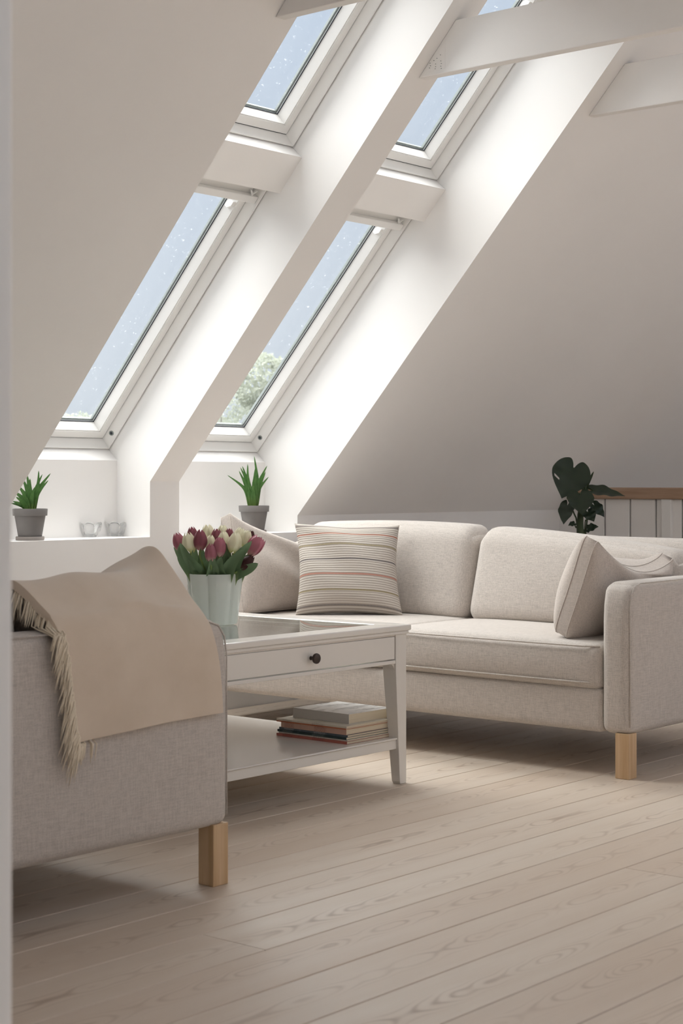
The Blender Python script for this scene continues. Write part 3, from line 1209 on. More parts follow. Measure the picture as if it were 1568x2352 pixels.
# ------------------------------------------------------------------ magazines on the shelf
def mat_cover():
    t = NT('grey_photo_cover', 0.3, S(200, 198, 196), 0.5)
    g = t.noise(t.mapping((3, 12, 1)), 2.0, 4)
    h = t.noise(t.mapping((1, 1, 1)), 60, 3)
    f = t.math('MULTIPLY_ADD', h, 0.25, t.math('MULTIPLY', g, 0.8))
    t.color(t.ramp(f, [(0.38, S(226, 224, 221)), (0.52, S(214, 211, 208)), (0.60, S(150, 146, 143)), (0.68, S(205, 203, 200))]))
    return t.m


def mat_spine(name, c, ink, dens=55.0):
    """spine print: short dark strokes in two blocks, far too small to read"""
    t = NT(name, 0.4, c, 0.4)
    sep = t.n('ShaderNodeSeparateXYZ')
    t.l(t.tc(), sep.inputs[0])
    st = t.noise(t.mapping((0.0, 420, 900)), 1, 2)
    blk = t.noise(t.mapping((0.0, 16, 0)), 1, 1)
    m = t.math('MULTIPLY', t.ramp(st, [(0.50, (0, 0, 0, 1)), (0.56, (1, 1, 1, 1))]), t.ramp(blk, [(0.52, (0, 0, 0, 1)), (0.56, (1, 1, 1, 1))]))
    t.color(t.mix(t.math('MULTIPLY', m, 0.8), c, ink))
    return t.m


M['paper'] = None
tp = NT('page_edges', 0.9, S(226, 214, 190), 0.1)
sh = tp.noise(tp.mapping((6, 6, 2600)), 1, 1)
tp.color(tp.mix(sh, S(196, 178, 146), S(232, 221, 200)))
M['paper'] = tp.m
M['cover_photo'] = mat_cover()
MAGS = [
    # name, spine colour, ink, thickness, x0, x1, y0, y1, label
    ('magazine', S(178, 104, 92), S(110, 56, 52), 0.0085, 3.930, 4.140, 3.282, 3.572, 'magazine with a red spine at the bottom of the shelf stack'),
    ('magazine', S(222, 216, 206), S(150, 140, 130), 0.0040, 3.934, 4.146, 3.284, 3.566, 'thin white magazine between the red and the teal spine'),
    ('magazine', S(42, 58, 60), S(120, 130, 128), 0.0075, 3.932, 4.142, 3.286, 3.570, 'magazine with a dark teal spine in the shelf stack'),
    ('magazine', S(96, 104, 112), S(200, 200, 200), 0.0065, 3.936, 4.146, 3.284, 3.566, 'magazine with a blue-grey spine, above the teal one'),
    ('magazine', S(206, 168, 150), S(140, 84, 70), 0.0165, 3.934, 4.148, 3.288, 3.556, 'thick magazine with a pale salmon spine in the shelf stack'),
    ('magazine', S(196, 118, 84), S(150, 70, 50), 0.0035, 3.930, 4.142, 3.286, 3.572, 'thin orange magazine under the cream one'),
    ('magazine', S(224, 216, 200), S(170, 160, 146), 0.0060, 3.932, 4.144, 3.285, 3.574, 'cream magazine lying directly under the thick white book'),
]
z = SHZ
for (nm, sc_, ink, th, x0, x1, y0, y1, lab) in MAGS:
    r = empty(nm, ((x0 + x1) / 2, (y0 + y1) / 2, z + 0.0002))
    tag(r, lab, 'magazine', 'magazines stacked on the lower shelf')
    w_, l_ = (x1 - x0) / 2, (y1 - y0) / 2
    ms = mat_spine('spine_' + str(len(bpy.data.materials)), sc_, ink)
    ct0 = 0.0006
    # folded cover, spine on the -x side
    poly = [(-w_, 0), (w_, 0), (w_, ct0), (-w_ + ct0, ct0), (-w_ + ct0, th - ct0), (w_, th - ct0), (w_, th), (-w_, th)]
    mb = MB()
    mb.prism([(x_, -l_, z_) for x_, z_ in poly], [(x_, l_, z_) for x_, z_ in poly])
    mb.build('cover', ms, r)
    mb = MB()
    mb.rbox((2 * w_ - 0.003, 2 * l_ - 0.002, th - 2 * ct0 - 0.0001), 0.0004, (0.0005, 0, th / 2), n=1, dens=6)
    mb.build('pages', M['paper'], r)
    z += th + 0.0003
r = empty('book', (4.085, 3.428, z + 0.0002), math.radians(-1.5))
tag(r, 'thick white paperback with a grey photo cover on top of the magazines', 'book')
w_, l_, th = 0.105, 0.118, 0.030
bend = lambda x_, y_: 0.010 * max(0, (y_ + l_) / (2 * l_)) ** 2 * max(0, (x_ + w_) / (2 * w_))
M['book_white'] = mat_plain('white_book_cover', S(205, 200, 194), 0.35, 0, 0.4, 0.03)
mb = MB()
N_ = 8
for zz0, zz1, nm, mt in ((0, 0.0008, 'cover', M['book_white']), (th - 0.0008, th, 'cover', M['cover_photo']), (0.0009, th - 0.0009, 'pages', M['paper'])):
    ins = 0.002 if nm == 'pages' else 0
    mb = MB()
    top = [[(-w_ + 0.0012 * (nm == 'pages') + (2 * w_ - ins) * i / N_, -l_ + ins / 2 + (2 * l_ - ins) * j / N_) for i in range(N_ + 1)] for j in range(N_ + 1)]
    for zz in (zz0, zz1):
        mb.add([(x_, y_, zz + bend(x_, y_) * 0.0) for rw in top for x_, y_ in rw], [(j * (N_ + 1) + i, j * (N_ + 1) + i + 1, (j + 1) * (N_ + 1) + i + 1, (j + 1) * (N_ + 1) + i) for j in range(N_) for i in range(N_)])
    o_ = (N_ + 1) ** 2
    ring = [i for i in range(N_ + 1)] + [(j + 1) * (N_ + 1) - 1 for j in range(1, N_ + 1)] + [N_ * (N_ + 1) + i for i in range(N_ - 1, -1, -1)] + [j * (N_ + 1) for j in range(N_ - 1, 0, -1)]
    for k in range(len(ring)):
        a_, b_ = ring[k], ring[(k + 1) % len(ring)]
        mb.f.append((a_, b_, b_ + o_, a_ + o_))
    mb.build(nm, mt, r)
mb = MB()
mb.box((-w_ - 0.0007, -l_, 0), (-w_ + 0.0002, l_, th))
mb.build('spine', M['book_white'], r)

# ------------------------------------------------------------------ vase and tulips
VC = Vector((3.795, 3.712, TZ))


def mat_opal():
    t = NT('opal_glass', 0.15, S(236, 240, 235), 0.5)
    tl = t.n('ShaderNodeBsdfTranslucent')
    tl.inputs[0].default_value = S(240, 245, 239)
    g = t.noise(t.tc(), 8, 2)
    t.color(t.mix(g, S(233, 237, 231), S(240, 243, 238)))
    mx = t.n('ShaderNodeMixShader')
    mx.inputs[0].default_value = 0.28
    t.l(t.b.outputs[0], mx.inputs[1])
    t.l(tl.outputs[0], mx.inputs[2])
    t.l(mx.outputs[0], t.out.inputs[0])
    return t.m


M['opal'] = mat_opal()
VH = 0.160


def vase_ring(rad, zz, off=0.0, n=180):
    out = []
    for k in range(n):
        a = 2 * PI * k / n
        m = abs(math.sin(3.0 * (a - 0.50)))           # six broad lobes with sharp valleys
        rr = rad * (0.865 + 0.135 * min(1.0, m * 1.25) ** 0.60) + off
        out.append((rr * math.cos(a), rr * math.sin(a), zz))
    return out


vase = empty('vase', VC)
tag(vase, 'lobed white opal glass vase of tulips on the coffee table', 'vase')
mb = MB()
prof = [(0.060, 0.0), (0.069, 0.002), (0.072, 0.010), (0.078, 0.06), (0.084, 0.11), (0.090, VH - 0.002), (0.0895, VH)]
inn = [(0.0855, VH), (0.084, VH - 0.004), (0.080, 0.11), (0.073, 0.06), (0.066, 0.014), (0.02, 0.012)]
mb.rings([vase_ring(a, b) for a, b in prof] + [vase_ring(a, b) for a, b in inn])
mb.build('body', M['opal'], vase, angle=50)

def mat_petal(name, c_tip, c_base, c_dark):
    t = NT(name, 0.5, c_tip, 0.3)
    sep = t.n('ShaderNodeSeparateXYZ')
    t.l(t.tc('Generated'), sep.inputs[0])
    streak = t.noise(t.mapping((40, 40, 3), t.tc('Generated')), 1, 2)
    col = t.ramp(sep.outputs['Z'], [(0.0, c_base), (0.28, c_tip), (1.0, c_tip)])
    col = t.mix(t.math('MULTIPLY', streak, 0.35), col, c_dark)
    t.color(col)
    tl = t.n('ShaderNodeBsdfTranslucent')
    t.l(col, tl.inputs[0])
    mx = t.n('ShaderNodeMixShader')
    mx.inputs[0].default_value = 0.35
    t.l(t.b.outputs[0], mx.inputs[1])
    t.l(tl.outputs[0], mx.inputs[2])
    t.l(mx.outputs[0], t.out.inputs[0])
    return t.m


M['pet_p'] = mat_petal('purple_petal', S(186, 122, 134), S(214, 186, 170), S(150, 82, 98))
M['pet_d'] = mat_petal('plum_petal', S(158, 96, 106), S(194, 152, 144), S(120, 60, 74))
M['pet_w'] = mat_petal('cream_petal', S(240, 236, 214), S(196, 202, 116), S(226, 218, 180))
M['pet_m'] = mat_petal('maroon_petal', S(84, 48, 48), S(120, 90, 80), S(50, 26, 28))
M['stem'] = mat_leaf('tulip_stem', S(122, 146, 84), S(146, 166, 104), 0.5, 0.2)
M['tleaf'] = mat_leaf('tulip_leaf', S(88, 112, 82), S(124, 146, 110), 0.5, 0.25, ramp_axis=('Z', [(0.0, (1, 1, 1, 1)), (0.45, (0, 0, 0, 1))], S(176, 190, 120)), detail=14)


def petal_mesh(name, R, H, opening, halfw=0.62, inner=False):
    nu, nv = 8, 12
    mb = MB()

    def fn(u, v):
        a = (u * 2 - 1)
        wv = math.sin(min(1.0, v * 1.02) * PI * 0.94 + 0.10) ** 0.62 if v < 0.999 else 0.0
        ang = a * halfw * max(0.02, wv) * 1.25
        rad = R * (math.sin(PI * (0.12 + 0.80 * v)) ** 0.75) * (0.93 if inner else 1.0)
        rad = rad * (1 - 0.20 * v) + opening * R * v * v
        rad += -0.06 * R * (1 - a * a) * 0 + 0.05 * R * a * a * v
        return (rad * math.cos(ang), rad * math.sin(ang), H * (v - 0.02 * a * a * v))
    mb.grid(fn, nu, nv)
    return mb.mesh(name, smooth=True, recalc=False)


PET = {}


def petals_for(kind, size, opening):
    key = (kind, round(size, 3), round(opening, 2))
    if key not in PET:
        H, R_ = 0.060 * size, 0.0222 * size
        a = petal_mesh('petal', R_, H, opening)
        b = petal_mesh('petal', R_, H * 1.02, opening * 0.6, inner=True)
        for m_ in (a, b):
            m_.materials.append(M[kind])
        PET[key] = (a, b)
    return PET[key]


def leaf_strip(mb, path, width, cup=0.25, up=Vector((0, 0, 1)), wave=0.0, face=None, nc=4, tipw=0.0, sharp=0.8, keel=0.0):
    """a cupped leaf blade along a path"""
    path = [Vector(p) for p in path]
    n = len(path)
    rows = []
    for i, p in enumerate(path):
        f = i / (n - 1)
        t = (path[min(i + 1, n - 1)] - path[max(i - 1, 0)]).normalized()
        side = t.cross(face).normalized() if face is not None else t.cross(up).normalized()
        nr = side.cross(t).normalized()
        w = width * (math.sin(PI * (0.10 + 0.90 * f) ** sharp) ** 0.75 * 0.5 if f < 1 else 0.0) + tipw * 0
        w = max(w, 0.0006)
        row_ = []
        for k in range(nc + 1):
            s_ = -1 + 2 * k / nc
            row_.append(p + side * (w * s_) + nr * (cup * w * (s_ * s_ - 0.5) + wave * math.sin(9 * f + 2.2 * s_) * abs(s_)))
        rows.append(row_)
    mb.rings(rows, False, False, closed=False)


# head: photo position, depth offset from the vase (- nearer), size, colour, opening, tilt
HEADS = [
    (411, 1244, -0.010, 1.00, 'pet_p', 0.00, (-0.30, 0.0), 'plum tulip at the far left of the bouquet, leaning out'),
    (434, 1246, -0.050, 1.10, 'pet_w', 0.02, (-0.15, 0.0), 'large cream tulip at the left of the bouquet front'),
    (460, 1240, -0.060, 1.08, 'pet_d', 0.02, (0.02, 0.0), 'dark plum tulip standing upright, left of centre'),
    (442, 1228, 0.055, 0.85, 'pet_d', 0.05, (-0.10, 0.2), 'small plum tulip behind the left cream one'),
    (478, 1225, 0.060, 0.95, 'pet_w', 0.25, (-0.05, 0.1), 'opened cream tulip at the back, left of centre'),
    (483, 1247, -0.035, 0.85, 'pet_w', -0.05, (0.10, 0.0), 'small yellowish cream tulip in the middle'),
    (484, 1269, -0.090, 0.95, 'pet_p', 0.00, (-0.02, -0.1), 'lowest pink tulip at the front of the bouquet'),
    (504, 1256, -0.080, 1.02, 'pet_p', 0.05, (0.05, 0.0), 'pink tulip with reddish rim just right of centre'),
    (497, 1233, 0.030, 0.90, 'pet_d', 0.05, (0.05, 0.1), 'plum tulip at the back, behind the pink pair'),
    (513, 1242, -0.020, 1.02, 'pet_w', 0.00, (0.05, 0.0), 'cream tulip behind the right pink one'),
    (511, 1225, 0.070, 0.90, 'pet_w', 0.10, (0.02, 0.1), 'cream tulip at the back of the bouquet centre'),
    (526, 1229, 0.055, 0.75, 'pet_d', 0.00, (0.08, 0.1), 'small plum bud at the back right'),
    (539, 1246, -0.060, 1.12, 'pet_w', 0.02, (0.16, 0.0), 'largest cream tulip, right of the bouquet front'),
    (549, 1232, 0.020, 0.98, 'pet_w', 0.05, (0.20, 0.0), 'cream tulip behind the largest cream one'),
    (564, 1237, 0.010, 0.95, 'pet_w', 0.00, (0.30, 0.0), 'cream tulip at the right of the bouquet'),
    (573, 1236, 0.050, 0.85, 'pet_m', -0.05, (0.32, 0.1), 'narrow dark red tulip at the right rear'),
    (585, 1254, -0.030, 1.12, 'pet_p', 0.45, (0.62, 0.0), 'opened pink tulip leaning out at the far right'),
    (567, 1291, -0.050, 0.95, 'pet_m', -0.10, (0.95, 0.0), 'drooping dark maroon bud low on the right'),
]
# leaves: (mouth position) -> (tip position), depth offsets, width, bulge outwards
LEAVES = {
    0: [((438, 1314), (413, 1250), -0.05, 0.020, 0.012), ((434, 1316), (399, 1257), 0.02, 0.014, 0.0)],
    1: [((465, 1318), (413, 1247), -0.075, 0.022, 0.006)],
    2: [((475, 1318), (481, 1250), -0.05, 0.026, -0.012), ((452, 1316), (431, 1284), -0.07, 0.012, 0.0)],
    3: [((450, 1314), (446, 1250), 0.02, 0.022, 0.0)],
    4: [((470, 1314), (462, 1255), 0.0, 0.022, 0.0)],
    6: [((489, 1322), (485, 1277), -0.105, 0.024, -0.004)],
    7: [((505, 1322), (508, 1279), -0.100, 0.024, 0.004), ((515, 1316), (519, 1248), -0.05, 0.020, 0.0)],
    9: [((500, 1316), (500, 1262), -0.03, 0.022, 0.0)],
    12: [((517, 1320), (561, 1261), -0.095, 0.026, 0.006), ((524, 1318), (526, 1256), -0.055, 0.018, 0.0)],
    13: [((545, 1314), (548, 1262), -0.02, 0.022, 0.0)],
    14: [((530, 1318), (578, 1243), -0.075, 0.026, 0.008)],
    16: [((553, 1314), (582, 1270), -0.01, 0.026, 0.006)],
    17: [((541, 1317), (592, 1294), -0.075, 0.022, -0.012)],
}
VD = 5.29


def on_bouquet(px, py, dd):
    return at(px, py, VD + dd)


for i, (px, py, dd, size, kind, op, tilt, lab) in enumerate(HEADS):
    ctr = on_bouquet(px, py, dd)
    # axis of the flower: up, tilted sideways (right/left) and towards/away from the lens
    ax = (UP + RT * tilt[0] * 1.1 - FW * tilt[1] * 0.6).normalized()
    H = 0.060 * size
    base = ctr - ax * H * 0.5
    foot = VC + Vector((0.18 * (base.x - VC.x), 0.18 * (base.y - VC.y), 0.016))
    mouth = VC + Vector((0.62 * (base.x - VC.x), 0.62 * (base.y - VC.y), VH + 0.004))
    m2 = Vector((mouth.x - VC.x, mouth.y - VC.y, 0))
    if m2.length > 0.066:
        m2 = m2.normalized() * 0.066
        mouth = VC + m2 + Vector((0, 0, VH + 0.004))
    root = empty('tulip', foot)
    tag(root, lab, 'tulip', 'tulips in the opal vase')
    p2 = base - ax * 0.02
    path = [spline([tuple(foot), tuple(foot.lerp(mouth, 0.55)), tuple(mouth), tuple(p2), tuple(base)], k / 14) for k in range(15)]
    mb = MB()
    mb.tube([Vector(p) - foot for p in path], [0.0032] * 15, 8)
    mb.build('stem', M['stem'], root, smooth=True)
    pa, pb = petals_for(kind, size, op)
    q0 = UP.rotation_difference(ax)
    spin = random.uniform(0, 2 * PI)
    for k in range(6):
        o = link('petal', pa if k % 2 == 0 else pb, None, root)
        o.location = base - foot
        o.rotation_mode = 'QUATERNION'
        o.rotation_quaternion = q0 @ Quaternion((0, 0, 1), spin + k * PI / 3)
    for (m0, tip, ld, wdt, bul) in LEAVES.get(i, []):
        b_ = on_bouquet(m0[0], m0[1] + 8, ld * 0.6)
        d_ = Vector((b_.x - VC.x, b_.y - VC.y, 0))
        if d_.length > 0.072:
            b_ = VC + d_.normalized() * 0.072 + Vector((0, 0, b_.z - VC.z))
        t_ = on_bouquet(tip[0], tip[1], ld)
        mid = b_.lerp(t_, 0.5) - RT * bul * 1.2 + UP * abs(bul) * 0.5 - FW * 0.012
        b0 = VC + Vector(((b_.x - VC.x) * 0.75, (b_.y - VC.y) * 0.75, 0.10))
        pts = [spline([tuple(b0), tuple(b_), tuple(mid), tuple(t_)], k / 15) for k in range(16)]
        mb = MB()
        leaf_strip(mb, [Vector(p) - foot for p in pts], wdt * 1.75, 0.45, face=-FW, wave=0.002)
        mb.build('leaf', M['tleaf'], root, smooth=True, recalc=False)

# ------------------------------------------------------------------ potted succulents on the ledge
M['aloe'] = mat_leaf('succulent_leaf', S(58, 104, 46), S(104, 148, 78), 0.45, 0.15, ramp_axis=('Z', [(0.0, (1, 1, 1, 1)), (0.4, (0, 0, 0, 1))], S(128, 160, 84)), detail=60)


def pot(px, rim_y, depth, label, leaves, seed):
    """leaves: (dx, dy in photo pixels of the tip from the soil centre, sideways bend)"""
    base = at(px, 1200, depth)
    base.z = LEDGE
    root = empty('potted_succulent', base)
    tag(root, label, 'potted plant', 'succulents on the window ledges')
    k = depth / FPX
    R1 = 40 * k if depth < 6.8 else 34.8 * k
    R1 = 0.0655
    mb = MB()
    mb.lathe([(0.040, 0.0), (0.052, 0.0), (0.0535, 0.003), (0.0535, 0.013), (0.0515, 0.0145), (0.049, 0.0145), (0.049, 0.006), (0.0, 0.006)], 40)
    mb.build('saucer', M['clay_lt'], root, angle=35)
    mb = MB()
    z0, z1 = 0.0065, 0.1185
    mb.lathe([(0.0, z0), (0.041, z0), (0.043, z0 + 0.002), (0.0575, z1 - 0.027), (0.0585, z1 - 0.0265), (0.0640, z1 - 0.026), (R1, z1 - 0.002), (R1 - 0.001, z1), (R1 - 0.006, z1), (R1 - 0.0075, z1 - 0.012), (0.0, z1 - 0.012)], 48)
    mb.build('pot', M['clay'], root, angle=35)
    mb = MB()
    rs = np.random.default_rng(seed)
    nn = 18

    def soil(u, v):
        r_ = u * (R1 - 0.0078)
        a = v * 2 * PI
        return (r_ * math.cos(a), r_ * math.sin(a), z1 - 0.010 + 0.003 * math.sin(40 * r_ * math.cos(a) * 5) * math.cos(37 * r_ * math.sin(a) * 5) + 0.004 * (1 - u))
    mb.grid(soil, nn, 36)
    mb.build('soil', M['soil'], root, smooth=True)
    zs = z1 - 0.008
    for (dx, dy, bend, dep, wd) in leaves:
        b0 = Vector((0, 0, zs)) + RT * (dx * 0.10 * k + rs.uniform(-0.006, 0.006)) - FW * (dep * 0.35)
        tip = Vector((0, 0, zs)) + RT * dx * k + UP * dy * k - FW * dep
        mid = b0.lerp(tip, 0.5) - RT * bend * k + UP * abs(bend) * 0.35 * k
        pts = [Vector(spline([tuple(b0), tuple(mid), tuple(tip)], j / 12)) for j in range(13)]
        mb = MB()
        rings = []
        for j, p in enumerate(pts):
            f = j / 12
            t = (pts[min(j + 1, 12)] - pts[max(j - 1, 0)]).normalized()
            side = t.cross(-FW - 0.0 * UP).normalized()
            nr = side.cross(t).normalized()
            w = 1.28 * wd * (1 - f) ** 0.55 * (0.72 + 0.55 * math.sin(PI * min(1, f * 1.3)) * 0.6)
            w = max(w, 0.0004)
            th = w * 0.42
            ring = []
            for (a_, c_) in ((-1, 0.25), (-0.5, 0.0), (0, -0.15), (0.5, 0.0), (1, 0.25), (0.5, -0.55), (0, -0.95), (-0.5, -0.55)):
                ring.append(p + side * a_ * w + nr * c_ * th * 1.1)
            rings.append(ring)
        mb.rings(rings)
        mb.build('leaf', M['aloe'], root, smooth=True)
    return root


# tips measured from the middle of the soil: right, up (photo pixels), bend, towards the lens (m), half width (m)
L2 = [(-60, 74, -14, 0.02, 0.0085), (-34, 84, -4, 0.01, 0.010), (-27, 95, -3, -0.01, 0.010), (-31, 92, -5, 0.0, 0.010), (-15, 100, 4, -0.02, 0.010), (0, 118, -7, -0.02, 0.0095),
      (3, 90, 2, 0.0, 0.0105), (30, 96, 7, -0.01, 0.0100), (27, 82, 4, 0.02, 0.0105), (34, 70, 8, 0.025, 0.0095), (-13, 78, 1, 0.03, 0.0120), (6, 76, 0, 0.032, 0.0120), (16, 70, 2, 0.03, 0.0115), (-24, 70, -2, 0.028, 0.0115), (-2, 60, 0, 0.035, 0.011)]
pot(583, 1160, 7.165, 'small green succulent in a grey pot on the right window ledge, behind the sofa', L2, 3)
L1 = [(20, 92, -5, 0.0, 0.0095), (46, 86, 9, -0.01, 0.0100), (43, 70, 7, 0.01, 0.0100), (26, 84, 4, -0.02, 0.009), (-6, 84, -4, 0.01, 0.0115), (-20, 78, -6, -0.01, 0.011), (14, 54, 2, 0.03, 0.0125), (-14, 44, -3, 0.035, 0.0125), (-28, 32, -5, 0.035, 0.0115), (-36, 22, -6, 0.03, 0.011), (2, 74, 0, 0.02, 0.0125),
      (-30, 62, -8, 0.01, 0.011), (-46, 50, -9, 0.0, 0.010), (-44, 18, -7, 0.02, 0.009)]
pot(69, 1168, 6.300, 'green succulent in a grey pot with saucer on the left window ledge', L1, 5)

# ------------------------------------------------------------------ crystal tealight holders
def mat_crystal():
    t = NT('crystal_glass', 0.0, (1, 1, 1, 1), 0.5)
    t.b.inputs['Transmission Weight'].default_value = 1.0
    t.b.inputs['IOR'].default_value = 1.42
    g = t.noise(t.tc(), 10, 1)
    t.color(t.mix(g, (0.98, 0.99, 0.99, 1), (1, 1, 1, 1)))
    tr = t.n('ShaderNodeBsdfTransparent')
    mx = t.n('ShaderNodeMixShader')
    mx.inputs[0].default_value = 0.15
    t.l(t.b.outputs[0], mx.inputs[1])
    t.l(tr.outputs[0], mx.inputs[2])
    t.l(mx.outputs[0], t.out.inputs[0])
    return t.m


M['crystal'] = mat_crystal()


def tealight(px, depth, rot, label):
    base = at(px, 1225, depth)
    base.z = LEDGE + 0.0003
    mb = MB()
    n = 120

    def ring(r, zf, lobe):
        out = []
        for k in range(n):
            a = 2 * PI * k / n
            m = abs(math.cos(3 * (a - rot))) ** 0.40      # six rounded petals
            rr = r * (1 - lobe * (1 - m))
            zz = zf(m)
            out.append((rr * math.cos(a), rr * math.sin(a), zz))
        return out
    rings = [ring(0.018, lambda m: 0.0, 0.05), ring(0.026, lambda m: 0.0005, 0.08), ring(0.033, lambda m: 0.008, 0.14), ring(0.042, lambda m: 0.026, 0.17), ring(0.0465, lambda m: 0.044 - 0.002 * (1 - m), 0.18),
             ring(0.0475, lambda m: 0.052 - 0.010 * (1 - m), 0.20), ring(0.0465, lambda m: 0.058 - 0.016 * (1 - m), 0.20), ring(0.0435, lambda m: 0.0595 - 0.017 * (1 - m), 0.20), ring(0.037, lambda m: 0.054 - 0.014 * (1 - m), 0.16),
             ring(0.029, lambda m: 0.040 - 0.004 * (1 - m), 0.06), ring(0.0235, lambda m: 0.022, 0.0), ring(0.021, lambda m: 0.0135, 0.0), ring(0.006, lambda m: 0.013, 0.0)]
    mb.rings(rings)
    o = mb.build('tealight_holder', M['crystal'], None, smooth=True, loc=base)
    tag(o, label, 'candle holder', 'crystal tealight holders on the left ledge')
    return o


tealight(207, 6.660, 0.70, 'flower-shaped crystal tealight holder nearer the grey pot on the left ledge')
tealight(264, 6.760, 0.76, 'flower-shaped crystal tealight holder nearer the pier on the left ledge')

# ------------------------------------------------------------------ plant behind the sofa
PD = 7.46
pb0 = at(1334, 1230, PD)
plant = empty('potted_monstera', (pb0.x, pb0.y, 0))
tag(plant, 'dark green monstera with heart-shaped leaves standing behind the sofa', 'potted plant')
O_ = Vector((pb0.x, pb0.y, 0))
M['monstera'] = mat_leaf('monstera_leaf', S(30, 42, 30), S(44, 58, 40), 0.38, 0.06, detail=20)
M['mstem'] = mat_leaf('monstera_stem', S(52, 66, 40), S(70, 84, 54), 0.5, 0.05)
mb = MB()
mb.lathe([(0.0, 0.0), (0.10, 0.0), (0.105, 0.01), (0.135, 0.26), (0.138, 0.28), (0.130, 0.28), (0.126, 0.25), (0.0, 0.25)], 40)
mb.build('pot', M['clay_lt'], plant, angle=35)
mb = MB()
mb.lathe([(0.0, 0.256), (0.06, 0.258), (0.128, 0.252)], 32)
mb.build('soil', M['soil'], plant, smooth=True)


def stem(pts, r, mat=None):
    mb = MB()
    q = [Vector(spline([tuple(p) for p in pts], j / 12)) - O_ for j in range(13)]
    mb.tube(q, r if hasattr(r, '__len__') else [r] * 13, 8)
    mb.build('stem', mat or M['mstem'], plant, smooth=True)


def heart_leaf(base, tip, width, normal, cup=0.15, fold=0.0, split=None, notch=0.26, droop=0.1):
    """heart-shaped blade from the petiole joint to the tip; lobes reach back past the joint"""
    base, tip = Vector(base), Vector(tip)
    ax = (tip - base)
    L = ax.length
    ax.normalize()
    nr = (normal - ax * normal.dot(ax)).normalized()
    sd = ax.cross(nr)
    # outline half (right side) in leaf units: along the axis, across
    prof = [(0.0, 0.02), (-0.14, 0.10), (-0.25, 0.24), (-0.27, 0.40), (-0.18, 0.66), (0.0, 0.88), (0.20, 0.98), (0.40, 0.90), (0.60, 0.66), (0.78, 0.38), (0.90, 0.16), (1.0, 0.0)]
    outline = [spline(prof, j / 33) for j in range(34)]
    nr_ = 6
    mb = MB()
    vs, fs = [], []
    for s_ in (1, -1):
        o = len(vs)
        for j, (a, c) in enumerate(outline):
            for k in range(nr_ + 1):
                f = k / nr_
                # from midrib to outline
                am = max(0.0, min(1.0, (j / 33) ** 1.1))
                aa = am + (a - am) * f
                cc = c * f
                hgt = cup * (cc ** 1.6) * width * 0.5 - droop * L * max(0, aa) ** 2 + fold * cc * width * 0.5 + 0.004 * math.sin(14 * aa + 3 * s_) * cc
                p = base + ax * (aa * L) + sd * (s_ * cc * width * 0.5) + nr * hgt
                vs.append(p - O_)
        for j in range(33):
            for k in range(nr_):
                q = (o + j * (nr_ + 1) + k, o + (j + 1) * (nr_ + 1) + k, o + (j + 1) * (nr_ + 1) + k + 1, o + j * (nr_ + 1) + k + 1)
                if split and s_ == split[0] and abs(j - split[1]) < 1 and k >= 3 and k < 5:
                    continue
                fs.append(q if s_ > 0 else q[::-1])
    mb.add(vs, fs)
    return mb.build('leaf', M['monstera'], plant, smooth=True, recalc=False, weld=True)


P = lambda px, py, d=0.0: at(px, py, PD + d)
TOC = -FW
heart_leaf(P(1317, 1075, -0.02), P(1290, 1143, -0.06), 92 * PD / FPX, (TOC + UP * 0.2 - RT * 0.1), 0.10, split=(1, 20))
heart_leaf(P(1331, 1136, -0.06), P(1337, 1180, -0.12), 64 * PD / FPX, (TOC + UP * 0.3), 0.12)
heart_leaf(P(1362, 1127, -0.01), P(1437, 1136, -0.02), 40 * PD / FPX, (UP + TOC * 0.75), 0.25, droop=0.06)
heart_leaf(P(1303, 1160, -0.03), P(1292, 1203, -0.06), 40 * PD / FPX, (TOC + UP * 0.2 - RT * 0.6), 0.1)
heart_leaf(P(1364, 1160, 0.0), P(1389, 1186, -0.02), 34 * PD / FPX, (TOC + UP * 0.4 + RT * 0.5), 0.1)
heart_leaf(P(1350, 1176, -0.04), P(1364, 1197, -0.07), 32 * PD / FPX, (TOC + UP * 0.3), 0.1)
heart_leaf(P(1318, 1202, -0.04), P(1305, 1206, -0.06), 14 * PD / FPX, (TOC + UP * 0.6), 0.1)
heart_leaf(P(1350, 1215, -0.04), P(1373, 1208, -0.07), 26 * PD / FPX, (TOC + UP * 0.8), 0.2)
basep = Vector((O_.x, O_.y, 0.25))
stem([basep, P(1333, 1260), P(1332, 1215), P(1334, 1165), P(1345, 1115)], [0.018] * 5 + [0.017, 0.016, 0.015, 0.014, 0.012, 0.010, 0.008, 0.006], M['mstem'])
stem([P(1338, 1130), P(1334, 1105, 0.02), P(1317, 1075, -0.02)], 0.004)
stem([P(1334, 1170), P(1330, 1150, 0.0), P(1331, 1133, -0.06)], 0.004)
stem([P(1340, 1140), P(1350, 1122), P(1362, 1127, -0.01)], 0.0045)
stem([basep, P(1326, 1225), P(1318, 1180), P(1306, 1158, -0.03)], 0.0035)
stem([basep, P(1345, 1220), P(1356, 1180), P(1364, 1160)], 0.0035)
stem([basep, P(1342, 1222), P(1346, 1195), P(1350, 1176, -0.04)], 0.003)
stem([basep, P(1328, 1228), P(1322, 1212), P(1318, 1202, -0.04)], 0.0025)
stem([basep, P(1340, 1235), P(1344, 1224), P(1350, 1215, -0.04)], 0.0025)
mb = MB()
leaf_strip(mb, [Vector(spline([tuple(P(1345, 1118)), tuple(P(1352, 1104)), tuple(P(1363, 1083))], j / 10)) - O_ for j in range(11)], 0.016, 0.6, face=-FW)
mb.build('leaf_spear', M['mstem'], plant, smooth=True, recalc=False)

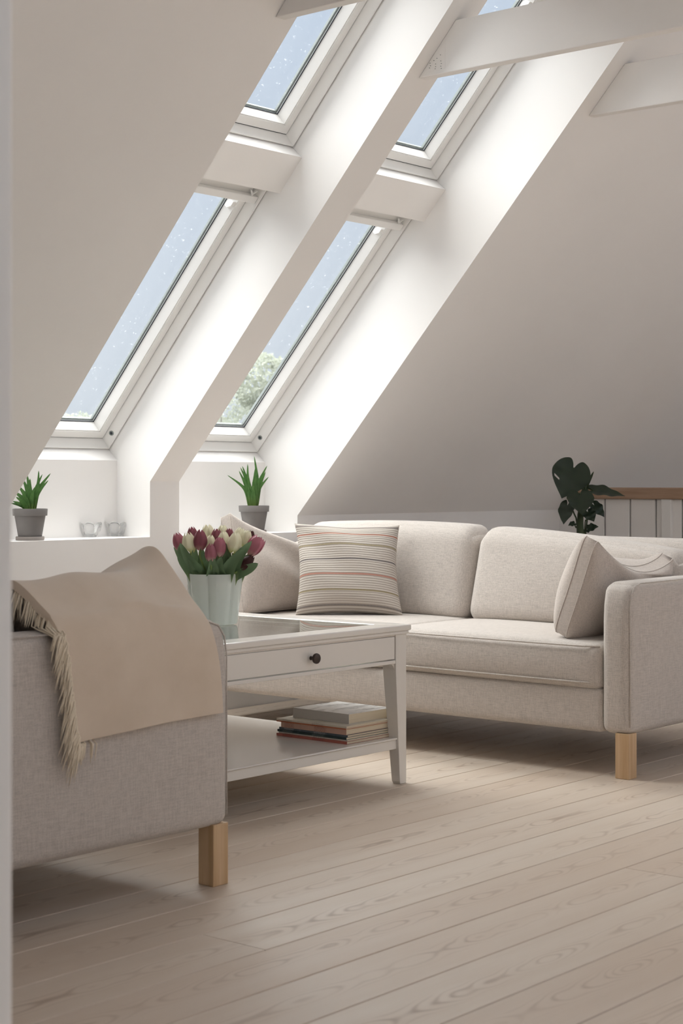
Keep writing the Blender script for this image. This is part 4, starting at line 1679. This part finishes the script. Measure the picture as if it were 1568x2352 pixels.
# ------------------------------------------------------------------ trees outside
M['tree_leaf'] = mat_leaf('pale_tree_foliage', S(160, 166, 148), S(212, 214, 202), 0.7, 0.4, detail=3, spec=0.1)
M['bark'] = mat_plain('grey_bark', S(120, 112, 102), 0.9, 0, 0.1, 0.2, 30)


def tree(px, top_y, depth, crown_r, crown_h, n_leaf, label, seed, leaf=0.05):
    rs = np.random.default_rng(seed)
    topz = EYE + (YH - top_y) / FPX * depth
    c = at(px, YH, depth)
    ground = -3.2
    root = empty('garden_tree', (c.x, c.y, ground))
    tag(root, label, 'tree', 'trees outside the windows')
    cz = topz - crown_h / 2
    # lumps of foliage
    lumps = []
    for k in range(26):
        a, b = rs.uniform(0, 2 * PI), rs.uniform(-1, 1)
        q = np.array([math.cos(a) * math.sqrt(1 - b * b), math.sin(a) * math.sqrt(1 - b * b), b]) * rs.uniform(0.45, 0.80)
        lumps.append((q * np.array([crown_r, crown_r, crown_h / 2]), rs.uniform(0.24, 0.36) * crown_r))
    pts = []
    for k in range(n_leaf):
        q, r_ = lumps[rs.integers(0, len(lumps))]
        d = rs.normal(size=3)
        d /= np.linalg.norm(d)
        pts.append(q + d * r_ * rs.uniform(0.55, 1.0) ** 0.5)
    vs, fs = [], []
    for k, p in enumerate(pts):
        a = rs.normal(size=3)
        a /= np.linalg.norm(a)
        b = np.cross(a, rs.normal(size=3))
        b /= np.linalg.norm(b)
        L = leaf * rs.uniform(0.7, 1.3)
        p0 = p + np.array([0, 0, cz - ground])
        o = 4 * k
        vs += [tuple(p0 - a * L * 0.5), tuple(p0 + b * L * 0.28), tuple(p0 + a * L * 0.5), tuple(p0 - b * L * 0.28)]
        fs.append((o, o + 1, o + 2, o + 3))
    me = bpy.data.meshes.new('foliage')
    me.from_pydata(vs, [], fs)
    o = link('foliage', me, M['tree_leaf'], root)
    o['kind'] = 'stuff'
    mb = MB()
    mb.tube([(0, 0, 0), (0.05, 0, 1.0), (0, 0.05, cz - ground), (0.02, 0, topz - ground - 0.3 * crown_h)], [0.14, 0.11, 0.07, 0.02], 10)
    mb.build('trunk', M['bark'], root, smooth=True)
    for q, r_ in lumps[:14]:
        mb = MB()
        z0 = (cz - ground) - 0.25 * crown_h + rs.uniform(-0.2, 0.3)
        e = q + np.array([0, 0, cz - ground])
        mb.tube([(0, 0.02, z0), tuple(e * 0.5 + np.array([0, 0, z0]) * 0.5 + np.array([0, 0, -0.1])), tuple(e)], [0.035, 0.02, 0.006], 6)
        mb.build('branch', M['bark'], root, smooth=True)


tree(650, 768, 15.0, 1.0, 3.4, 42000, 'pale leafy tree seen through the lower right skylight', 11)
tree(165, 918, 17.0, 0.80, 2.6, 22000, 'tree top just showing in the lower left skylight', 12)
tree(500, 850, 20.5, 1.2, 3.0, 30000, 'low tree behind, at the foot of the lower right skylight', 14)
